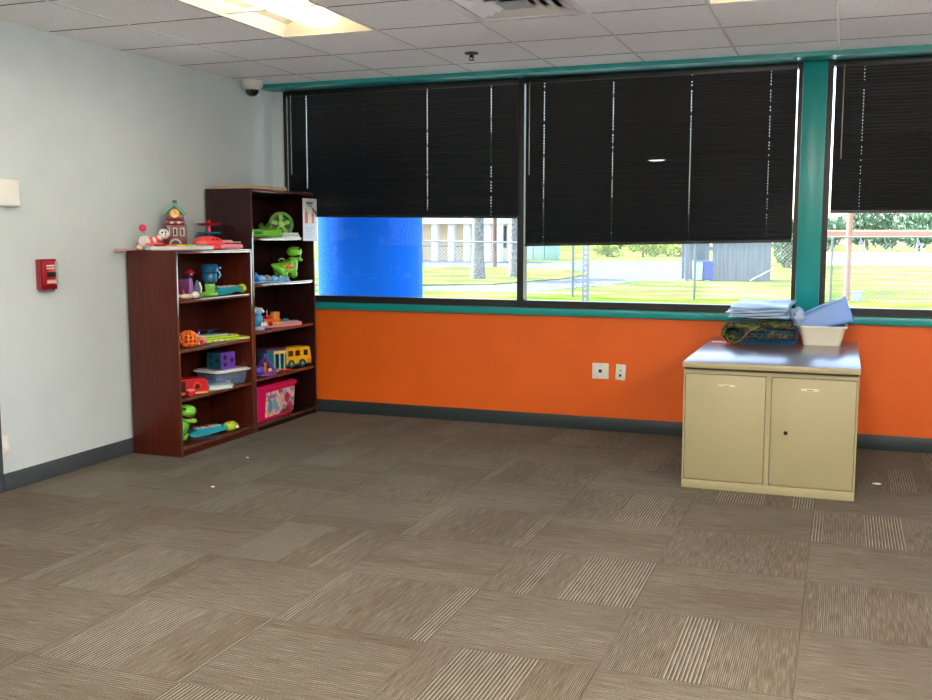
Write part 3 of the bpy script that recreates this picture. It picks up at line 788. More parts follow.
B().lathe([(.03, .085), (.05, .1), (.054, .14), (.047, .155), (.058, .165), (.062, .2), (.05, .215), (.0001, .218)]).build('cup', plastic('toy_cup_blue', 30, 96, 140, rough=.12), t)
B().tube([(.058, -.01, .12), (.072, -.014, .14), (.06, -.012, .17)], .006, 8).ball((.07, -.02, .19), .008).build('cup_handle', LBL, t)
def toy_keys(label, loc, rz, L=.2):
    t = thing('toy_guitar', label, 'toy', loc, rz)
    pts = [(-L, 0.012), (-L + .03, .0), (-L * .3, .004), (L * .35, .022), (L * .5, .03), (L * .5, .05), (0, .052), (-L * .6, .048), (-L, .03)]
    B().prism(pts, -.04, .04).build('body', TQ, t)
    B().box(-L * .75, -.028, .048, L * .3, .028, .054, .002).build('key_strip', LBL, t)
    for k in range(7):
        B().box(-L * .7 + k * L * .145, -.03, .0545, -L * .7 + k * L * .145 + .012, .03, .061, .002).build('key', (WHT, YEL, WHT, ORG)[k % 4], t)
    B().ball((L * .72, 0, .036), .042, (1.35, 1, .84), seg=20).build('head', LIME, t)
    B().ball((L * .7, -.002, .06), .02, (1.4, 1, .6)).build('head_top', ORG, t)
    B().ball((L * .9, -.034, .034), .014).build('light', WHT, t)
    B().ball((-L - .006, 0, .02), .014).build('end_knob', BRN, t)
    return t
toy_keys('blue toy guitar with yellow-green head on the top shelf', (.285, -1.075, Z), 72, .17)

# --- short bookcase, second shelf
Z = LS[1]
t = thing('lattice_ball', 'orange lattice toy ball at the left of the second shelf', 'toy', (.315, -1.605, Z), 35)
b = B()
R = .052
for k in range(6):
    a = PI * k / 6
    b.tube([(R * math.cos(q) * math.cos(a), R * math.cos(q) * math.sin(a), R + R * math.sin(q)) for q in [2 * PI * j / 20 for j in range(20)]], .006, 8, True)
for z in (-.5, 0, .5):
    rr = R * math.sqrt(1 - z * z)
    b.tube([(rr * math.cos(q), rr * math.sin(q), R + R * z) for q in [2 * PI * j / 20 for j in range(20)]], .006, 8, True)
for v in b.bm.verts: v.co.x *= 1.15
b.build('lattice', ORG, t)
t = thing('toy_teether', 'small pink toy ring with white stick beside the orange lattice ball', 'toy', (.335, -1.50, Z), 45)
B().tube([(.022 * math.cos(q), 0, .034 + .026 * math.sin(q)) for q in [2 * PI * j / 16 for j in range(16)]], .009, 8, True).build('ring', LPINK, t)
B().ball((.012, -.01, .02), .018).build('bead', plastic('toy_hot_pink', 215, 60, 110), t)
B().cyl((-.02, .02, .03), (-.004, .024, .09), .006).build('stick', LBL, t)
B().ball((-.034, .0, .014), .014).build('bead', YEL, t)
t = thing('toy_play_mat', 'lime green activity board on the second shelf', 'toy', (.25, -1.20, Z), 72)
b = B().box(-.22, -.095, 0, .22, .095, .02, .008); b.box(-.2, -.08, .02, .14, .085, .034, .006); b.build('board', LIME, t)
B().box(-.14, -.06, .0345, .06, .075, .046, .006).build('panel', plastic('toy_mint', 170, 210, 190), t)
B().box(.07, -.07, .0345, .135, .07, .04, .003).build('side_panel', plastic('toy_beige', 206, 196, 150), t)
for k in range(5): B().box(-.19 + k * .05, -.0965, .004, -.165 + k * .05, -.0952, .016).build('edge_mark', WHT, t)
B().box(.13, -.0965, .004, .2, -.0952, .016).build('edge_mark', CRM, t)
t = thing('toy_propeller', 'dark blue toy propeller lying on the lime activity board', 'toy', (.19, -1.20, Z + .0465), 60)
B().cyl((0, 0, 0), (0, 0, .03), .014).build('hub', DKB, t)
for a in (20, 140, 260): B().box(.01, -.014, .022, .085, .014, .029, .003, M=Matrix.Rotation(math.radians(a), 4, 'Z')).build('blade', DKB, t)

# --- short bookcase, third shelf
Z = LS[2]
t = thing('storage_tub', 'clear plastic tub with white lid on the third shelf', 'tub', (.225, -1.10, Z), 78)
B().tub(.27, .2, .31, .235, .092, rim=.006, cr=.035).build('tub', CLEAR, t)
lid = B()
def rrect(w, d_, c, n=5):
    out = []
    for cx, cy, a0 in ((w / 2 - c, d_ / 2 - c, 0), (-w / 2 + c, d_ / 2 - c, 90), (-w / 2 + c, -d_ / 2 + c, 180), (w / 2 - c, -d_ / 2 + c, 270)):
        for k in range(n): a = math.radians(a0 + k * 90 / (n - 1)); out.append((cx + c * math.cos(a), cy + c * math.sin(a)))
    return out
lid.flat(rrect(.345, .27, .05), .0925, .102); lid.flat(rrect(.31, .235, .04), .102, .108); lid.build('lid', WHT, t)
for k in range(14):
    x, y = random.uniform(-.1, .1), random.uniform(-.06, .06)
    o = tag(B().box(-.02, -.015, 0, .02, .015, .022, .004).build('toy_block', (LBL, PUR, WHT, DKB, BLU)[k % 5]), 'small bluish block in the clear tub under the white lid', 'block', 'blocks inside the clear tub')
    gx_, gy_ = (k % 5 - 2) * .045, (k // 5 - 1) * .045
    a = math.radians(78)
    o.location = (.225 + gx_ * math.cos(a) - gy_ * math.sin(a), -1.10 + gx_ * math.sin(a) + gy_ * math.cos(a), Z + .0035); o.rotation_euler = (0, 0, a + random.uniform(-.2, .2))
t = thing('shape_sorter', 'teal and purple shape sorter cube on the white tub lid', 'toy', (.235, -1.125, Z + .1085), 78)
hf = .068
B().box(-hf, -hf, 0, hf, hf, .118, .004).build('cube', PUR, t)
def star(cx, cz, r, n=5):
    return [(cx + (r if k % 2 == 0 else r * .5) * math.cos(PI / 2 + k * PI / n), cz + (r if k % 2 == 0 else r * .5) * math.sin(PI / 2 + k * PI / n)) for k in range(2 * n)]
b = B()
b.box(-hf - .003, -hf, .003, -hf - .0005, hf, .115)
b.build('teal_face', plastic('toy_deep_teal', 30, 100, 110), t)
hole = plastic('toy_hole_dark', 30, 20, 44)
for (cx, cz) in ((-.03, .085), (-.03, .033), (.033, .06)):
    B().prism(star(cx, cz, .022), -hf - .0012, -hf - .0002).build('shape_hole', hole, t)
for (cx, cz) in ((-.03, .085), (-.03, .033), (.033, .06)):
    B().prism(star(cx, cz, .02), -.0012, 0, M=Matrix.Translation((-hf - .0032, 0, 0)) @ Matrix.Rotation(math.radians(-90), 4, 'Z')).build('shape_hole', hole, t)

t = thing('toy_shoe', 'red toy shoe house at the left of the third shelf', 'toy', (.285, -1.555, Z), 55)
b = B().prism([(-.1, .012), (.1, .012), (.1, .07), (.085, .098), (-.1, .102)], -.05, .05); b.build('body', RD, t)
sb = B().flat([(-.105, -.056), (.095, -.056), (.112, -.03), (.112, .03), (.095, .056), (-.105, .056)], 0, .012); sb.build('sole', plastic('toy_sole_tan', 236, 170, 90), t)
B().box(-.098, -.0525, .022, -.052, -.0505, .088).build('doorway', plastic('toy_dark_red', 70, 10, 14), t)
B().tube([(.028 + .026 * math.cos(q), -.0515, .046 + .026 * math.sin(q)) for q in [PI * k / 10 for k in range(11)]], .0028, 6).build('arch_trim', ORG, t)
B().cyl((.028, -.0502, .046), (.028, -.0525, .046), .015, seg=18).build('round_window', _mats['toy_dark_red'], t)
t = thing('toy_book', 'pale blue toy book lying beside the red shoe house', 'book', (.335, -1.325, Z), 62)
B().box(-.085, -.05, .004, .085, .052, .022).build('page_block', plastic('toy_page', 236, 238, 226), t)
B().box(-.088, -.054, 0, .088, .055, .0038, .001).box(-.088, -.054, .0222, .088, .055, .028, .001).build('cover', plastic('toy_book_blue', 186, 220, 232), t)
B().ball((.1, -.02, .014), .013).build('tab', LIME, t)
t = thing('toy_cup', 'small red toy cup at the front left corner of the third shelf', 'toy', (.362, -1.665, Z), 35)
B().lathe([(.02, 0), (.027, .004), (.03, .03), (.028, .036)]).build('cup', RD, t)
B().lathe([(.029, .0365), (.029, .041), (.018, .046), (.0001, .047)]).build('lid', LPINK, t)

# --- dinosaurs (toys): one skinned body each
def skin_body(name, joints, edges, radii, m, parent):
    me = bpy.data.meshes.new(name); me.from_pydata(joints, edges, []); me.update()
    o = bpy.data.objects.new(name, me); COL.objects.link(o); o.parent = parent
    sk = o.modifiers.new('skin', 'SKIN')
    for v, rr in zip(me.skin_vertices[0].data, radii): v.radius = (rr, rr) if not isinstance(rr, tuple) else rr
    me.skin_vertices[0].data[0].use_root = True
    sb = o.modifiers.new('sub', 'SUBSURF'); sb.levels = 2; sb.render_levels = 2
    dg = bpy.context.evaluated_depsgraph_get(); ev = o.evaluated_get(dg); nm = bpy.data.meshes.new_from_object(ev)
    o.modifiers.clear(); o.data = nm; nm.materials.clear(); nm.materials.append(m)
    nm.polygons.foreach_set('use_smooth', [True] * len(nm.polygons))
    return o
def dino(label, loc, rz, s, orange=True):
    t = thing('toy_dinosaur', label, 'toy', loc, rz); t.scale = (s, s, s)
    J = [(0, 0, .095), (.05, 0, .1), (.085, 0, .15), (.09, 0, .185), (-.05, 0, .092), (-.095, 0, .11), (-.135, 0, .128),
         (.055, -.035, .07), (.062, -.04, .014), (.055, .035, .07), (.062, .04, .014), (-.045, -.035, .06), (-.042, -.04, .014), (-.045, .035, .06), (-.042, .04, .014)]
    E = [(0, 1), (1, 2), (2, 3), (0, 4), (4, 5), (5, 6), (1, 7), (7, 8), (1, 9), (9, 10), (4, 11), (11, 12), (4, 13), (13, 14)]
    Rr = [.054, .056, .042, .038, .046, .028, .01, .036, .03, .036, .03, .034, .03, .034, .03]
    skin_body('body', J, E, Rr, BRIGHTG, t)
    h = B().ball((.1, 0, .222), .056, (1.15, .95, .72), seg=24).build('upper_head', BRIGHTG, t)
    B().ball((.12, -.004, .165), .044, (1.15, .95, .4), seg=20, rot=(0, math.radians(14), 0)).build('lower_jaw', BRIGHTG, t)
    B().ball((.112, -.006, .19), .042, (1.05, .93, .6), seg=18).build('mouth', plastic('toy_mouth_dark', 60, 12, 16), t)
    B().ball((.108, -.046, .24), .011).build('eye', BLK, h); B().ball((.108, .046, .24), .011).build('eye', BLK, h)
    if orange:
        B().ball((.0, -.036, .105), .036, (1.6, .7, .8), seg=18).build('saddle', plastic('toy_saddle_orange', 240, 150, 70), t)
        B().tube([(-.035 + .03 * math.cos(q), -.005, .15 + .02 * math.sin(q)) for q in [PI * k / 8 for k in range(9)]], .006, 8).build('back_handle', plastic('toy_tan_green', 150, 160, 100), t)
        for x in (-.025, 0.0, .025): B().ball((x, -.06, .106), .008).build('spot', CORAL, t)
    return t
dino('green toy dinosaur with orange saddle on the tall bookcase', (.27, -.30, RS[1]), 72, 1.0)
# bottom shelf of the short bookcase
dino('green toy dinosaur half hidden at the left end of the bottom shelf', (.262, -1.732, LB), 12, 1.0, orange=False)
toy_keys('blue toy guitar with lime head on the bottom shelf', (.30, -1.345, LB), 62, .185)

# --- tall bookcase, top shelf
Z = RS[0]
t = thing('toy_fan_wheel', 'round green toy wheel with cut-out spokes', 'toy', (.20, -.235, Z), 48)
GW = plastic('toy_wheel_green', 96, 150, 56)
b = B(); R1, R0 = .098, .075; n = 36
for k in range(n):
    a0, a1 = 2 * PI * k / n, 2 * PI * (k + 1) / n
    b.prism([(R0 * math.cos(a0), .098 + R0 * math.sin(a0)), (R1 * math.cos(a0), .098 + R1 * math.sin(a0)), (R1 * math.cos(a1), .098 + R1 * math.sin(a1)), (R0 * math.cos(a1), .098 + R0 * math.sin(a1))], -.022, .022)
b.build('rim', GW, t)
for k in range(5):
    a = 2 * PI * k / 5 + .3
    B().prism([(.016 * math.cos(a - .9), .098 + .016 * math.sin(a - .9)), (.08 * math.cos(a - .2), .098 + .08 * math.sin(a - .2)), (.08 * math.cos(a + .24), .098 + .08 * math.sin(a + .24)), (.016 * math.cos(a + .9), .098 + .016 * math.sin(a + .9))], -.012, .012).build('spoke', BRIGHTG, t)
B().cyl((0, -.028, .098), (0, .026, .098), .022, seg=20).build('hub', plastic('toy_pale_green', 190, 215, 150), t)
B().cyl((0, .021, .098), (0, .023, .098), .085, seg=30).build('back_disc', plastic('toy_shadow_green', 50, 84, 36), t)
t = thing('toy_box', 'flat lime green toy case on the top shelf of the tall bookcase', 'toy', (.27, -.60, Z), 60)
B().box(-.13, -.06, 0, .13, .06, .062, .014).build('case', GRN, t)
B().box(-.02, -.0615, .012, .1, -.0602, .05, .001).build('front_panel', BRIGHTG, t)
B().box(-.1, -.0615, .025, -.04, -.0602, .045, .001).build('slot', DGRN, t)
B().ball((-.155, -.01, .035), .028, (1, .9, 1.0)).build('end_knob', CRM, t)
t = thing('toy_frog', 'small dark green toy frog behind the lime case', 'toy', (.16, -.40, Z), 40)
B().ball((0, 0, .045), .048, (1.2, 1, .94)).build('body', plastic('toy_frog_green', 84, 140, 52), t)
B().ball((-.03, -.02, .09), .02).ball((.025, -.02, .09), .02).build('eye_bump', _mats['toy_frog_green'], t)
B().ball((-.03, -.037, .094), .006).ball((.025, -.037, .094), .006).build('pupil', BLK, t)
t = thing('toy_ball', 'small green toy ball right of the green wheel', 'toy', (.19, -.115, Z), 40)
B().ball((0, 0, .036), .036).build('ball', GRN, t)
B().tube([(.036 * math.cos(q), .036 * math.sin(q), .036) for q in [2 * PI * k / 20 for k in range(20)]], .003, 6, True).build('seam', DGRN, t)
t = thing('toy_book', 'pair of white picture books stacked before the green wheel', 'book', (.315, -.33, Z), 66)
t['label'] = 'lower white picture book in front of the green wheel'
B().box(-.08, -.045, .002, .08, .045, .016).build('page_block', _mats['toy_page'], t)
B().box(-.083, -.048, 0, .083, .048, .0018).box(-.083, -.048, .0162, .083, .048, .0185).build('cover', LBL, t)
t = thing('toy_book', 'upper white picture book in front of the green wheel', 'book', (.31, -.325, Z + .0186), 70)
B().box(-.075, -.042, .002, .075, .042, .014).build('page_block', _mats['toy_page'], t)
B().box(-.078, -.045, 0, .078, .045, .0018).box(-.078, -.045, .0142, .078, .045, .0165).build('cover', WHT, t)

# --- tall bookcase, second shelf: blue toy train of blobs
Z = RS[1]
t = thing('toy_cloud_blocks', 'light blue bumpy toy train in front of the saddled dinosaur', 'toy', (.325, -.60, Z), 66)
for k, (x, r_) in enumerate(((-.15, .042), (-.08, .03), (-.03, .03), (.03, .027), (.09, .024), (.14, .022))):
    o = B().ball((x, 0, r_), r_, (1.05, 1, .95), seg=18).build('bump', (BLU, LBL, GRY, LBL, LBL, LBL)[k], t)
B().box(-.17, -.028, 0, .165, .028, .012, .005).build('base', LBL, t)

# --- tall bookcase, third shelf
Z = RS[2]
t = thing('toy_robot', 'blue and white toy figure at the left of the third shelf', 'toy', (.335, -.79, Z), 35)
B().box(-.032, -.028, 0, .04, .028, .03, .008).build('base', plastic('toy_lavender', 190, 180, 220), t)
B().box(-.03, -.026, .03, .03, .026, .11, .012).build('body', plastic('toy_sky', 40, 150, 210), t)
B().box(.012, -.036, .03, .055, -.02, .062, .004).build('front_card', WHT, t)
B().ball((0, 0, .13), .026).build('head', LBL, t)
B().tube([(-.034, 0, .12), (-.02, 0, .155), (.02, 0, .158), (.038, 0, .13)], .008, 8).build('arm_loop', WHT, t)
t = thing('toy_hammer', 'grey toy mallet leaning behind the blue figure', 'toy', (.20, -.62, Z), 55)
B().cyl((-.04, 0, .012), (.02, 0, .12), .008).build('handle', GRY, t)
B().cyl((.0, 0, .14), (.046, 0, .112), .019, seg=18).build('head', WHT, t)
t = thing('toy_ship', 'orange and pink toy boat playset on the third shelf', 'toy', (.30, -.44, Z), 66)
pts = [(-.16, -.05), (.12, -.05), (.19, -.02), (.2, .0), (.19, .02), (.12, .05), (-.16, .05), (-.18, 0)]
B().flat(pts, 0, .026).build('hull', LPINK, t)
B().flat([(x * .9 - .01, y * .9) for x, y in pts], .0262, .036).build('deck', plastic('toy_deck', 190, 180, 170), t)
B().box(-.17, -.045, .0365, -.02, .04, .062, .006).build('cabin', ORG, t)
B().cyl((-.045, 0, .0625), (-.045, 0, .112), .036, seg=20).build('barrel', plastic('toy_barrel', 214, 140, 60), t)
B().box(-.14, -.03, .0625, -.09, .03, .085, .004).build('red_seat', RD, t)
B().cyl((-.115, 0, .085), (-.115, 0, .125), .004).build('mast', WHT, t)
B().ball((.05, .0, .044), .02, (1.6, 1, .5)).build('bump', TQ, t)
B().ball((-.12, -.052, .03), .018).build('porthole', RD, t)
B().ball((-.06, -.052, .028), .016).build('porthole', YEL, t)
t = thing('toy_car', 'small navy toy car behind the pink boat playset', 'toy', (.13, -.30, Z), 80)
B().box(-.06, -.03, .012, .06, .03, .04, .008).box(-.03, -.026, .04, .035, .026, .065, .01).build('body', DKB, t)
for x in (-.035, .035):
    for y in (-.032, .032): B().cyl((x, y - .006, .015), (x, y + .006, .015), .015, seg=16).build('wheel', BLK, t)

# --- tall bookcase, fourth shelf
Z = RS[3]
t = thing('toy_tent', 'purple toy tent playset at the left of the fourth shelf', 'toy', (.32, -.70, Z), 45)
B().flat([(.088 * math.cos(a), .06 * math.sin(a)) for a in [2 * PI * k / 24 for k in range(24)]], 0, .016).build('base', PUR, t)
b = B()
b.tube([(-.075, -.045, .018), (-.004, -.045, .15), (.075, -.045, .018)], .009, 8); b.tube([(-.06, .03, .018), (-.004, .03, .15), (.06, .03, .018)], .009, 8)
b.cyl((-.004, -.045, .15), (-.004, .03, .15), .012); b.build('a_frame', PUR, t)
B().prism([(-.062, .018), (.062, .018), (-.002, .135)], .018, .024).build('back_panel', plastic('toy_tent_dark', 96, 30, 70), t)
B().ball((-.055, -.052, .045), .036, (1, .7, .95)).build('purple_pod', plastic('toy_purple_pod', 92, 70, 200), t)
B().box(-.04, -.05, .0165, .05, .0, .03, .006).build('bed', RD, t)
B().ball((.03, -.035, .04), .014).build('pillow', CRM, t)
B().cyl((0, -.01, .0165), (0, -.01, .07), .01).ball((0, -.01, .08), .014).build('doll', BRN, t)
t = thing('toy_house', 'teal toy house with open front between the tent and the bus', 'toy', (.235, -.455, Z), 70)
b = B(); b.box(-.095, -.055, 0, -.088, .06, .16).box(-.095, .053, 0, .09, .06, .16).box(-.095, -.055, .153, .09, .06, .16).box(.083, -.055, 0, .09, .06, .16)
b.build('shell', plastic('toy_house_teal', 30, 120, 140), t)
B().box(-.09, -.085, 0, .1, .052, .008, .003).build('floor_tray', CRM, t)
B().box(-.088, -.0548, .0081, -.03, -.05, .153).build('front_panel', _mats['toy_house_teal'], t)
for x in (-.02, .03, .075): B().box(x - .005, -.055, .0081, x + .005, -.05, .152).build('column', plastic('toy_house_mint', 180, 210, 190), t)
B().box(-.03, -.0565, .128, .09, -.0552, .152).build('awning', plastic('toy_awning', 240, 214, 130), t)
B().box(-.1, -.06, .1605, .095, .065, .175, .005).build('roof', plastic('toy_roof_plum', 110, 40, 90), t)
B().flat([(.0, -.1), (.1, -.1), (.11, -.086), (-.01, -.086)], 0, .01).build('red_step', RD, t)
t = thing('toy_bus', 'yellow toy school bus at the right of the fourth shelf', 'toy', (.275, -.185, Z), 66)
b = B(); b.prism([(-.12, .022), (.115, .022), (.118, .06), (.105, .15), (-.12, .15)], -.055, .055); b.box(-.12, -.056, .15, .1, .056, .158, .003)
b.build('body', plastic('toy_bus_yellow', 246, 190, 30), t)
B().box(-.123, -.058, .012, .122, .058, .028, .004).build('bumper_skirt', plastic('toy_bus_grey', 70, 76, 84), t)
for x0_, x1_ in ((-.1, -.055), (-.035, .01), (.045, .085)):
    B().box(x0_, -.0565, .088, x1_, -.0552, .132, .0006).build('window', plastic('toy_window_dark', 60, 30, 30), t)
for x in (-.075, .03):
    B().tube([(x + .04 * math.cos(q), -.057, .034 + .04 * math.sin(q)) for q in [PI * k / 10 for k in range(11)]], .006, 8).build('wheel_arch', YEL, t)
    for y in (-.062, .05): B().cyl((x, y, .03), (x, y + .014, .03), .03, seg=22).build('wheel', plastic('toy_wheel_blue', 40, 60, 110), t)
    B().cyl((x, -.064, .03), (x, -.0622, .03), .014, seg=16).build('hubcap', GRN, t)
B().box(.08, -.0565, .034, .112, -.0552, .06, .0006).build('orange_panel', ORG, t)

# --- tall bookcase, bottom shelf: pink tub with picture label
t = thing('storage_tub', 'hot pink storage tub with a colourful picture label', 'tub', (.215, -.585, RB), 90)
HP = plastic('tub_hot_pink', 224, 24, 100, rough=.22)
B().tub(.50, .26, .545, .29, .225, rim=.004, cr=.045).build('tub', HP, t)
lid = B(); lid.flat(rrect(.58, .325, .06), .2255, .25); lid.flat(rrect(.54, .285, .05), .25, .258); lid.build('lid', HP, t)
def picture():
    m = bpy.data.materials.new('picture_label'); m.use_nodes = True
    n = m.node_tree.nodes; l = m.node_tree.links; b = n['Principled BSDF']; b.inputs['Roughness'].default_value = .35
    tc = n.new('ShaderNodeTexCoord'); v = n.new('ShaderNodeTexVoronoi'); v.inputs['Scale'].default_value = 34; v.inputs['Randomness'].default_value = 1
    l.new(tc.outputs['Object'], v.inputs['Vector']); sc = n.new('ShaderNodeSeparateColor'); l.new(v.outputs['Color'], sc.inputs[0])
    r = n.new('ShaderNodeValToRGB'); r.color_ramp.interpolation = 'CONSTANT'
    cs = [(0, S(240, 214, 222)), (.34, S(236, 150, 180)), (.48, S(206, 60, 110)), (.6, S(130, 190, 215)), (.7, S(244, 230, 220)), (.85, S(120, 110, 150)), (.92, S(245, 190, 140))]
    r.color_ramp.elements[0].color = cs[0][1]; r.color_ramp.elements[1].position = cs[1][0]; r.color_ramp.elements[1].color = cs[1][1]
    for p_, c_ in cs[2:]: e = r.color_ramp.elements.new(p_); e.color = c_
    l.new(sc.outputs[0], r.inputs[0]); l.new(r.outputs[0], b.inputs['Base Color']); return m
lb = B()
def lab_y(z): return -.130 - .015 * z / .225 - .0018
lb.quad([(-.17, lab_y(.02), .02), (.24, lab_y(.02), .02), (.245, lab_y(.205), .205), (-.165, lab_y(.205), .205)])
lo = lb.build('picture_label', picture(), t, smooth=False)
so = lo.modifiers.new('thick', 'SOLIDIFY'); so.thickness = .001
def lab_piece(nm, pts, m):
    b = B(); b.prism(pts, -.001, 0)
    for v in b.bm.verts: v.co.y += lab_y(v.co.z) - .001
    return b.build(nm, m, t, smooth=False)
pal = lambda cx, cz, rx, rz: [(cx + rx * math.cos(2 * PI * k / 14), cz + rz * math.sin(2 * PI * k / 14)) for k in range(14)]
lab_piece('printed_girl', [(.02, .04), (.07, .04), (.065, .12), (.085, .15), (.06, .155), (.03, .155), (.0, .15), (.025, .12)], plastic('print_skin', 238, 206, 196))
lab_piece('printed_face', pal(.045, .175, .017, .019), plastic('print_face', 226, 172, 146))
lab_piece('printed_hair', pal(.045, .19, .021, .012), plastic('print_hair', 96, 60, 50))
lab_piece('printed_banner', [(-.145, .15), (-.045, .155), (-.045, .185), (-.145, .18)], plastic('print_mauve', 170, 120, 170))
lab_piece('printed_doll', pal(-.11, .09, .03, .05), plastic('print_teal', 110, 170, 195))
lab_piece('printed_doll', pal(-.05, .11, .03, .04), plastic('print_aqua', 140, 200, 215))
lab_piece('printed_doll', pal(.135, .13, .04, .035), plastic('print_crimson', 205, 50, 96))
lab_piece('printed_doll', pal(.17, .05, .05, .035), plastic('print_rose', 190, 60, 90))
lab_piece('printed_doll', pal(-.13, .045, .025, .025), plastic('print_peach', 245, 185, 120))
lab_piece('printed_base', [(.02, .022), (.2, .022), (.14, .045), (.06, .05)], plastic('print_green', 70, 110, 70))

# ------------------------------------------------------------------ floor scraps
SCR = mat('paper_scrap', S(245, 245, 245), .5)
for (x, y, s, lab) in ((4.52, -1.0, 1.2, 'white paper scrap on carpet right of the beige cabinet'), (1.02, -2.39, .5, 'white paper speck on carpet before the short bookcase'), (.79, -1.68, .38, 'tiny white speck on carpet close to the short bookcase')):
    o = tag(B().flat([(-.02 * s, -.008 * s), (.012 * s, -.014 * s), (.022 * s, .004 * s), (0, .012 * s)], 0.001, .005).build('paper_scrap', SCR), lab, 'scrap'); o.location = (x, y, 0)

# ------------------------------------------------------------------ outdoors
GZ = -.1
def grass():
    m = bpy.data.materials.new('dry_grass'); m.use_nodes = True
    n = m.node_tree.nodes; l = m.node_tree.links; b = n['Principled BSDF']; b.inputs['Roughness'].default_value = 1; b.inputs['Specular IOR Level'].default_value = 0
    tc = n.new('ShaderNodeTexCoord'); mp = n.new('ShaderNodeMapping'); mp.inputs['Scale'].default_value = (.35, .8, 1); l.new(tc.outputs['Object'], mp.inputs[0])
    a = n.new('ShaderNodeTexNoise'); a.inputs['Scale'].default_value = .9; a.inputs['Detail'].default_value = 8; a.inputs['Roughness'].default_value = .7; l.new(mp.outputs[0], a.inputs['Vector'])
    r = n.new('ShaderNodeValToRGB'); l.new(a.outputs['Fac'], r.inputs[0])
    r.color_ramp.elements[0].position = .34; r.color_ramp.elements[0].color = S(38, 80, 26)
    r.color_ramp.elements[1].position = .66; r.color_ramp.elements[1].color = S(150, 144, 98)
    e = r.color_ramp.elements.new(.5); e.color = S(92, 112, 46)
    l.new(r.outputs[0], b.inputs['Base Color']); return m
GRASS = grass()
struct('ground', B().box(-90, .2, GZ - .3, 70, 160, GZ), GRASS, smooth=False)
struct('bounce_apron', B().box(-14, .2, GZ, 14, 9.5, GZ + .02), mat('bounce_concrete', S(224, 226, 226), .9, noise=.05, nscale=1.5), smooth=False)  # unseen pale apron added to bounce sunlight up to the ceiling
ASPH = mat('asphalt', S(66, 76, 94), .9, noise=.12, nscale=3)
struct('road', B().flat([(-30, 41), (-13.67, 46.32), (-4.04, 52.3), (-.41, 26.53), (-1.95, 25.95), (-2.45, 22.29), (-3.48, 18.53), (-8.5, 17.6), (-30, 17.6)], GZ, GZ + .01), ASPH, smooth=False)
struct('grass_island', B().flat([(-16, 34.5), (-10.41, 36.65), (-6.75, 35.23), (-4.66, 30.23), (-4.61, 25.73), (-5.6, 21.5), (-9, 19.2), (-16, 19.2)], GZ + .01, GZ + .05), GRASS, smooth=False)
struct('parking_lot', B().flat([(2.6, 46.5), (14, 49), (22, 85), (2.0, 85)], GZ, GZ + .01), mat('pale_concrete', S(226, 220, 208), .9, noise=.05, nscale=2), smooth=False)

# blue round pillar
t = thing('round_pillar', 'bright blue round stucco pillar outside the left window', 'pillar', (.028, 1.7, GZ))
BP = mat('blue_stucco', S(0, 76, 168), .8, spec=.08, bump=.9, bscale=38, noise=.04, nscale=20)
B().lathe([(.5, 0), (.5, 3.9)], seg=64).build('shaft', BP, t)
B().lathe([(.6, 3.9), (.6, 4.1)], seg=48).build('capital', BP, t)

# chain link fence
FY = 17.0
t = thing('chain_link_fence', 'grey chain link fence across the lawn outside', 'fence', (0, FY, GZ))
GALV = mat('galvanised_steel', S(120, 124, 130), .5, metal=.3)
B().tube([(-14, 0, 1.35), (-9.37, 0, 1.355), (-5.97, 0, 1.35), (-1.92, 0, 1.3), (1.03, 0, 1.32), (4.05, 0, 1.46), (9.5, 0, 1.47)], .02, 8).build('top_rail', GALV, t)
for x in (-9.37, -5.97, -1.92, 1.03, 4.05, 7.0): B().cyl((x, 0, 0), (x, 0, 1.42), .03, seg=10).ball((x, 0, 1.43), .034, seg=10).build('post', GALV, t)
b = B(); hgt = 1.33; pit = .09; rr = .0038
def wire(x0, z0, x1, z1, y):
    d = Vector((x1 - x0, 0, z1 - z0)).normalized(); nrm = Vector((-d.z, 0, d.x)) * rr
    a = [Vector((x0, y, z0)) + nrm, Vector((x0, y - rr * 1.5, z0)), Vector((x0, y, z0)) - nrm]; c = [p + Vector((x1 - x0, 0, z1 - z0)) for p in a]
    va = [b.bm.verts.new(p) for p in a]; vc = [b.bm.verts.new(p) for p in c]
    for k in range(3): b.bm.faces.new((va[k], va[(k + 1) % 3], vc[(k + 1) % 3], vc[k]))
x = -14.0
while x < 9.5:
    wire(x, .03, x + hgt, .03 + hgt - .03, 0); wire(x + hgt, .03, x, .03 + hgt - .03, .006); x += pit
b.build('wire_mesh', GALV, t, smooth=False)

# sign post of perforated steel
t = thing('sign_post', 'perforated steel sign post outside the middle window', 'post', (-.37, 12.0, GZ))
b = B(); w2 = .062; n = 34
zz = 0; step = .1
for k in range(n):
    z0, z1 = k * step, (k + 1) * step
    b.box(-w2, -.03, z0, -.022, -.026, z1).box(.022, -.03, z0, w2, -.026, z1).box(-.022, -.03, z0, .022, -.026, z0 + .05)
b.box(-w2, -.026, 0, -w2 + .004, .03, n * step).box(w2 - .004, -.026, 0, w2, .03, n * step)
b.build('channel', GALV, t, smooth=False)
B().box(-.3, -.045, 2.5, .3, -.04, 3.2).build('sign_panel', mat('sign_grey', S(170, 172, 176), .4, metal=.4), t)

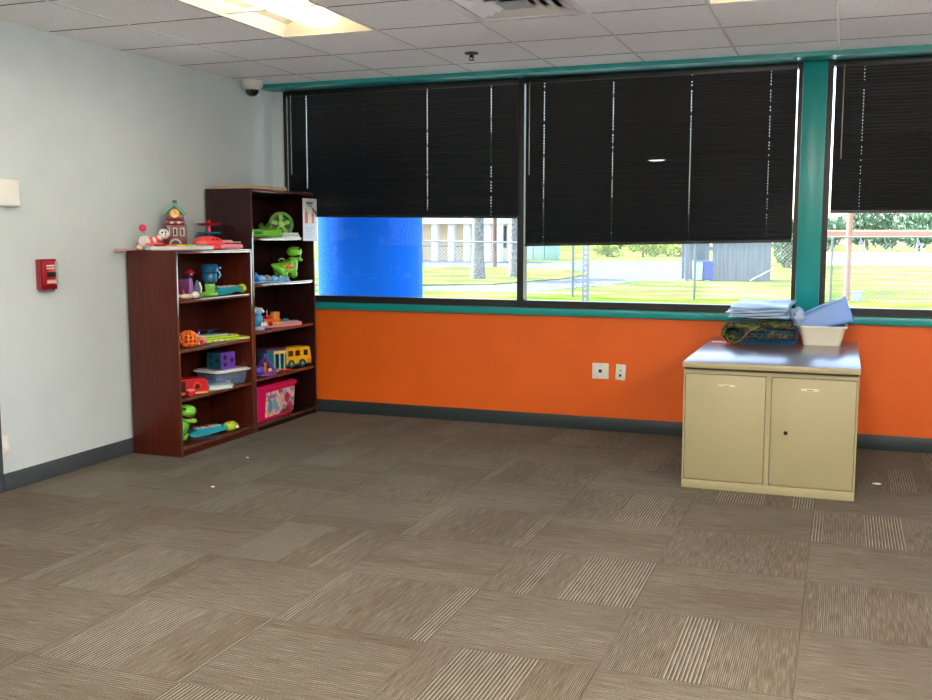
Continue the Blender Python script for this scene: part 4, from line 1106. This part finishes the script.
# building with columns
t = thing('building', 'beige building with white columns far beyond the lawn', 'building', (-15.5, 45, GZ), -4)
BW = mat('beige_stucco', S(250, 224, 184), .8, noise=.05, nscale=2); CW = mat('white_stucco', S(232, 230, 226), .8)
B().box(-9, 1.4, 0, 2.2, 3.4, 2.9).build('wall', BW, t, smooth=False)
B().box(-9.4, -.5, 2.12, 2.5, 3.6, 3.0).build('fascia', CW, t, smooth=False)
B().box(-9.2, -.3, 0, 2.4, 1.4, .06).build('porch_slab', mat('porch_grey', S(150, 154, 166), .8), t, smooth=False)
for x in (-8, -5.6, -3.5, -1.62, -.6, .35, 1.6, 2.2): B().box(x - .19, -.05, .06, x + .19, .33, 2.12, .02).build('column', CW, t)
for x in (-4.6, 1.3): B().box(x - .45, 1.37, .06, x + .45, 1.405, 2.05).build('door', mat('door_tan', S(206, 172, 120), .6), t)
B().box(1.85, 1.37, .8, 2.15, 1.405, 2.0).build('window', mat('far_glass', S(70, 84, 96), .1), t)
B().box(-2.6, .2, .06, -2.52, .3, .9).box(-9, .2, .86, 2.3, .24, .9).build('railing', mat('railing_grey', S(110, 114, 124), .5), t)

# palm trunks
BARK = mat('palm_bark', S(126, 122, 122), .95, noise=.85, nscale=16, bump=1, bscale=14)
def palm(label, x, y, r0, r1):
    t = thing('palm_tree', label, 'tree', (x, y, GZ), 0)
    b = B(); prof = []
    for k in range(40):
        z = k * .12; r_ = r1 + (r0 - r1) * max(0, 1 - z / 1.1) ** 1.3 + (.012 if k % 2 else 0)
        prof.append((r_, z))
    b.lathe(prof, seg=22); b.build('trunk', BARK, t)
    cr = B()
    for k in range(14):
        a = 2 * PI * k / 14; L = .9
        pts = [(.05 * math.cos(a), .05 * math.sin(a), 4.6)] + [(q * L * math.cos(a), q * L * math.sin(a), 4.7 + .9 * q - 1.7 * q * q + .1 * (k % 3)) for q in (.25, .5, .75, 1)]
        for p, q in zip(pts, pts[1:]):
            for s in (-1, 1):
                n_ = Vector((-math.sin(a), math.cos(a), 0)) * .22 * s
                cr.bm.faces.new([cr.bm.verts.new(v) for v in (Vector(p), Vector(q), Vector(q) + n_ * .9 - Vector((0, 0, .12)), Vector(p) + n_ - Vector((0, 0, .12)))])
    cr.build('fronds', mat('palm_green', S(90, 120, 60), .7), t, smooth=False)
palm('thick speckled palm trunk seen through the left window', -7.17, 24.7, .27, .185)
palm('palm trunk at the right end of the left window', -6.5, 26.6, .24, .15)

def pole(name, label, x, y, r_, h, m):
    t = thing(name, label, 'pole', (x, y, GZ)); B().cyl((0, 0, 0), (0, 0, h), r_, r_ * .8, seg=14).build('shaft', m, t)
    B().box(-.7, -.06, h - .5, .7, .06, h - .38).build('crossarm', m, t); return t
pole('utility_pole', 'thin brown pole before the beige building', -10.45, 36, .1, 7, mat('pole_wood', S(120, 84, 66), .9, noise=.15, nscale=6))
pole('utility_pole', 'rusty brown pole outside the right window', 4.4, 17.9, .075, 7, mat('rusty_pole', S(172, 122, 106), .8, noise=.15, nscale=5))
t = thing('ground_box', 'small grey utility box at the foot of the rusty pole', 'box', (4.63, 17.7, GZ))
B().box(-.11, -.1, 0, .11, .1, .2, .01).build('box', mat('box_grey', S(176, 178, 186), .6), t)
B().box(-.12, -.11, .2, .12, .11, .225, .006).build('lid', mat('box_lid', S(150, 152, 160), .6), t)

# plank enclosure with bins
t = thing('plank_enclosure', 'grey weathered plank enclosure outside the middle window', 'shed', (0, 26.8, GZ), 14)
PLK = mat('weathered_plank', S(108, 114, 128), .9, noise=.25, nscale=10, stretch=(1, 1, .1))
b = B(); x = .3
while x < 2.12: b.box(x, 0, 0, x + .125, .03, 1.85 + .02 * math.sin(x * 40)); x += .132
b.build('front_planks', PLK, t, smooth=False)
b = B(); x = -.6
while x < .3: b.box(x, 1.3, 0, x + .125, 1.33, 1.75); x += .132
b.build('rear_planks', PLK, t, smooth=False)
B().box(-.62, -.03, 0, -.5, .09, 1.95).build('corner_post', PLK, t); B().box(.26, -.03, 0, .3, .07, 1.95).build('corner_post', PLK, t)
b = B(); y = .1
while y < 1.25: b.box(2.1, y, 0, 2.13, y + .125, 1.85); y += .132
b.build('side_planks', PLK, t, smooth=False)
B().box(-.62, -.02, 1.0, .3, .03, 1.12).build('lintel', PLK, t)
def bin_(label, x, y, m, ml):
    t = thing('wheelie_bin', label, 'bin', (x, y, GZ), 14)
    B().prism([(-.13, .04), (.13, .04), (.15, .62), (-.15, .62)], -.16, .16).build('body', m, t)
    B().box(-.16, -.19, .621, .16, .18, .66, .01).build('lid', ml, t)
    for s in (-.12, .12): B().cyl((s - .02, .13, .05), (s + .02, .13, .05), .05, seg=14).build('wheel', BLK, t)
bin_('white bin inside the plank enclosure', -.2, 26.7, mat('bin_white', S(200, 206, 214), .5), mat('bin_grey_lid', S(110, 130, 160), .5))
bin_('deep blue bin inside the plank enclosure', .14, 26.75, mat('bin_blue', S(28, 70, 170), .5), mat('bin_blue_lid', S(40, 90, 180), .5))
t = thing('white_pole', 'white pole leaning on the plank enclosure', 'pole', (1.45, 26.9, GZ))
B().cyl((0, 0, 0.02), (.75, .18, .44), .02, seg=8).build('rod', WHT, t)

# shrubs, trees
def foliage(name, label, cat, x, y, w_, d_, h_, m, n=500, leaf=.16, group=None, z0=0.0, trunk=False):
    t = thing(name, label, cat, (x, y, GZ), 0, group)
    b = B(); rs = random.Random(int(x * 77 + y * 13))
    lumps = [(rs.uniform(-.32, .32) * w_, rs.uniform(-.3, .3) * d_, rs.uniform(.25, .72) * h_, rs.uniform(.22, .36)) for _ in range(7)]
    for _ in range(n):
        lx, ly, lz, lr = rs.choice(lumps)
        v = Vector((rs.gauss(0, 1), rs.gauss(0, 1), rs.gauss(0, 1))).normalized() * (rs.uniform(.6, 1.0))
        c = Vector((lx + v.x * lr * w_, ly + v.y * lr * d_, max(.05, lz + v.z * lr * h_)))
        R_ = Euler((rs.uniform(0, 6), rs.uniform(0, 6), rs.uniform(0, 6))).to_matrix(); s = leaf * rs.uniform(.7, 1.3)
        vs_ = [b.bm.verts.new(c + R_ @ Vector(p) * s) for p in ((-1, 0, 0), (0, -.5, .1), (1, 0, 0), (0, .5, .1))]
        b.bm.faces.new(vs_)
    b.build('foliage', m, t, smooth=False)
    B().cyl((0, 0, 0), (0, 0, h_ * .6), .07 * h_ / 2 + .03, .03, seg=8).build('trunk', mat('bark', S(96, 84, 72), .9), t)
LEAFL = mat('light_leaf', S(150, 164, 70), .8); LEAFD = mat('dark_leaf', S(66, 96, 64), .8); LEAFB = mat('far_leaf', S(92, 124, 96), .8)
for (x, y, w_, h_, lab) in ((-10.6, 60, 2.0, 1.3, 'leftmost light green bush across the road'), (-8.6, 62, 2.4, 1.7, 'yellow-green bush across the road behind the sign post'), (-7.2, 64, 2.6, 1.6, 'broad light bush across the road left of the planks'), (-5.9, 62.5, 2.2, 1.8, 'light bush across the road beside the plank enclosure')):
    foliage('bush', lab, 'bush', x, y, w_, 1.6, h_ * .8, LEAFL, 900, .11, 'bushes across the road')
foliage('tree', 'dark leafy tree right of the plank enclosure', 'tree', 1.95, 41, 2.0, 2.0, 2.6, LEAFD, 1500, .13)
for k in range(10):
    x = 2.0 + k * 4.4; foliage('tree', 'tree in the hazy row behind the red barrier', 'tree', x, 96 + (k % 2) * 5, 5.6, 3, 4.6 + .5 * (k % 2), LEAFB, 900, .3, 'trees behind the red barrier')
for k in range(6):
    x = -34 + k * 5.6; foliage('tree', 'tree beyond the road and bushes', 'tree', x, 90 + (k % 2) * 5, 6.2, 4, 5.5, LEAFL, 700, .35, 'trees beyond the road')

# grey green sheds across the road
t = thing('storage_shed', 'pale grey-green storage units across the road', 'shed', (-13.1, 52, GZ), 0)
for k, c in enumerate(((176, 196, 206), (160, 190, 186), (140, 178, 172))):
    B().box(-1.05 + k * .72, 0, 0, -1.05 + k * .72 + .68, 1, 1.1, .01).build('unit', mat('unit_%d' % k, S(*c), .6), t)
B().box(-1.1, -.05, 1.1, 1.15, 1.05, 1.16).build('roof', mat('unit_roof', S(120, 140, 140), .6), t)

# red barrier on braced legs
t = thing('red_barrier', 'long red barrier on braced legs beyond the pale lot', 'barrier', (9, 75, GZ), 0)
B().box(-7, 0, 1.42, 9, .06, 1.8).build('red_panel', mat('barrier_red', S(214, 92, 76), .7), t)
B().box(-7, -.01, 1.8, 9, .08, 1.86).build('top_strip', mat('barrier_pale', S(236, 214, 206), .7), t)
for x in (-6.9, -3.52, .42, 4.4, 8.4):
    B().tube([(x, -.03, 1.5), (x, -.03, 0.02)], .05, 8).tube([(x, -.03, 1.2), (x + .55, -.5, 0.02)], .035, 8).tube([(x, -.03, 1.2), (x - .2, -.5, 0.02)], .03, 8).build('leg', mat('leg_grey', S(110, 112, 124), .7), t)
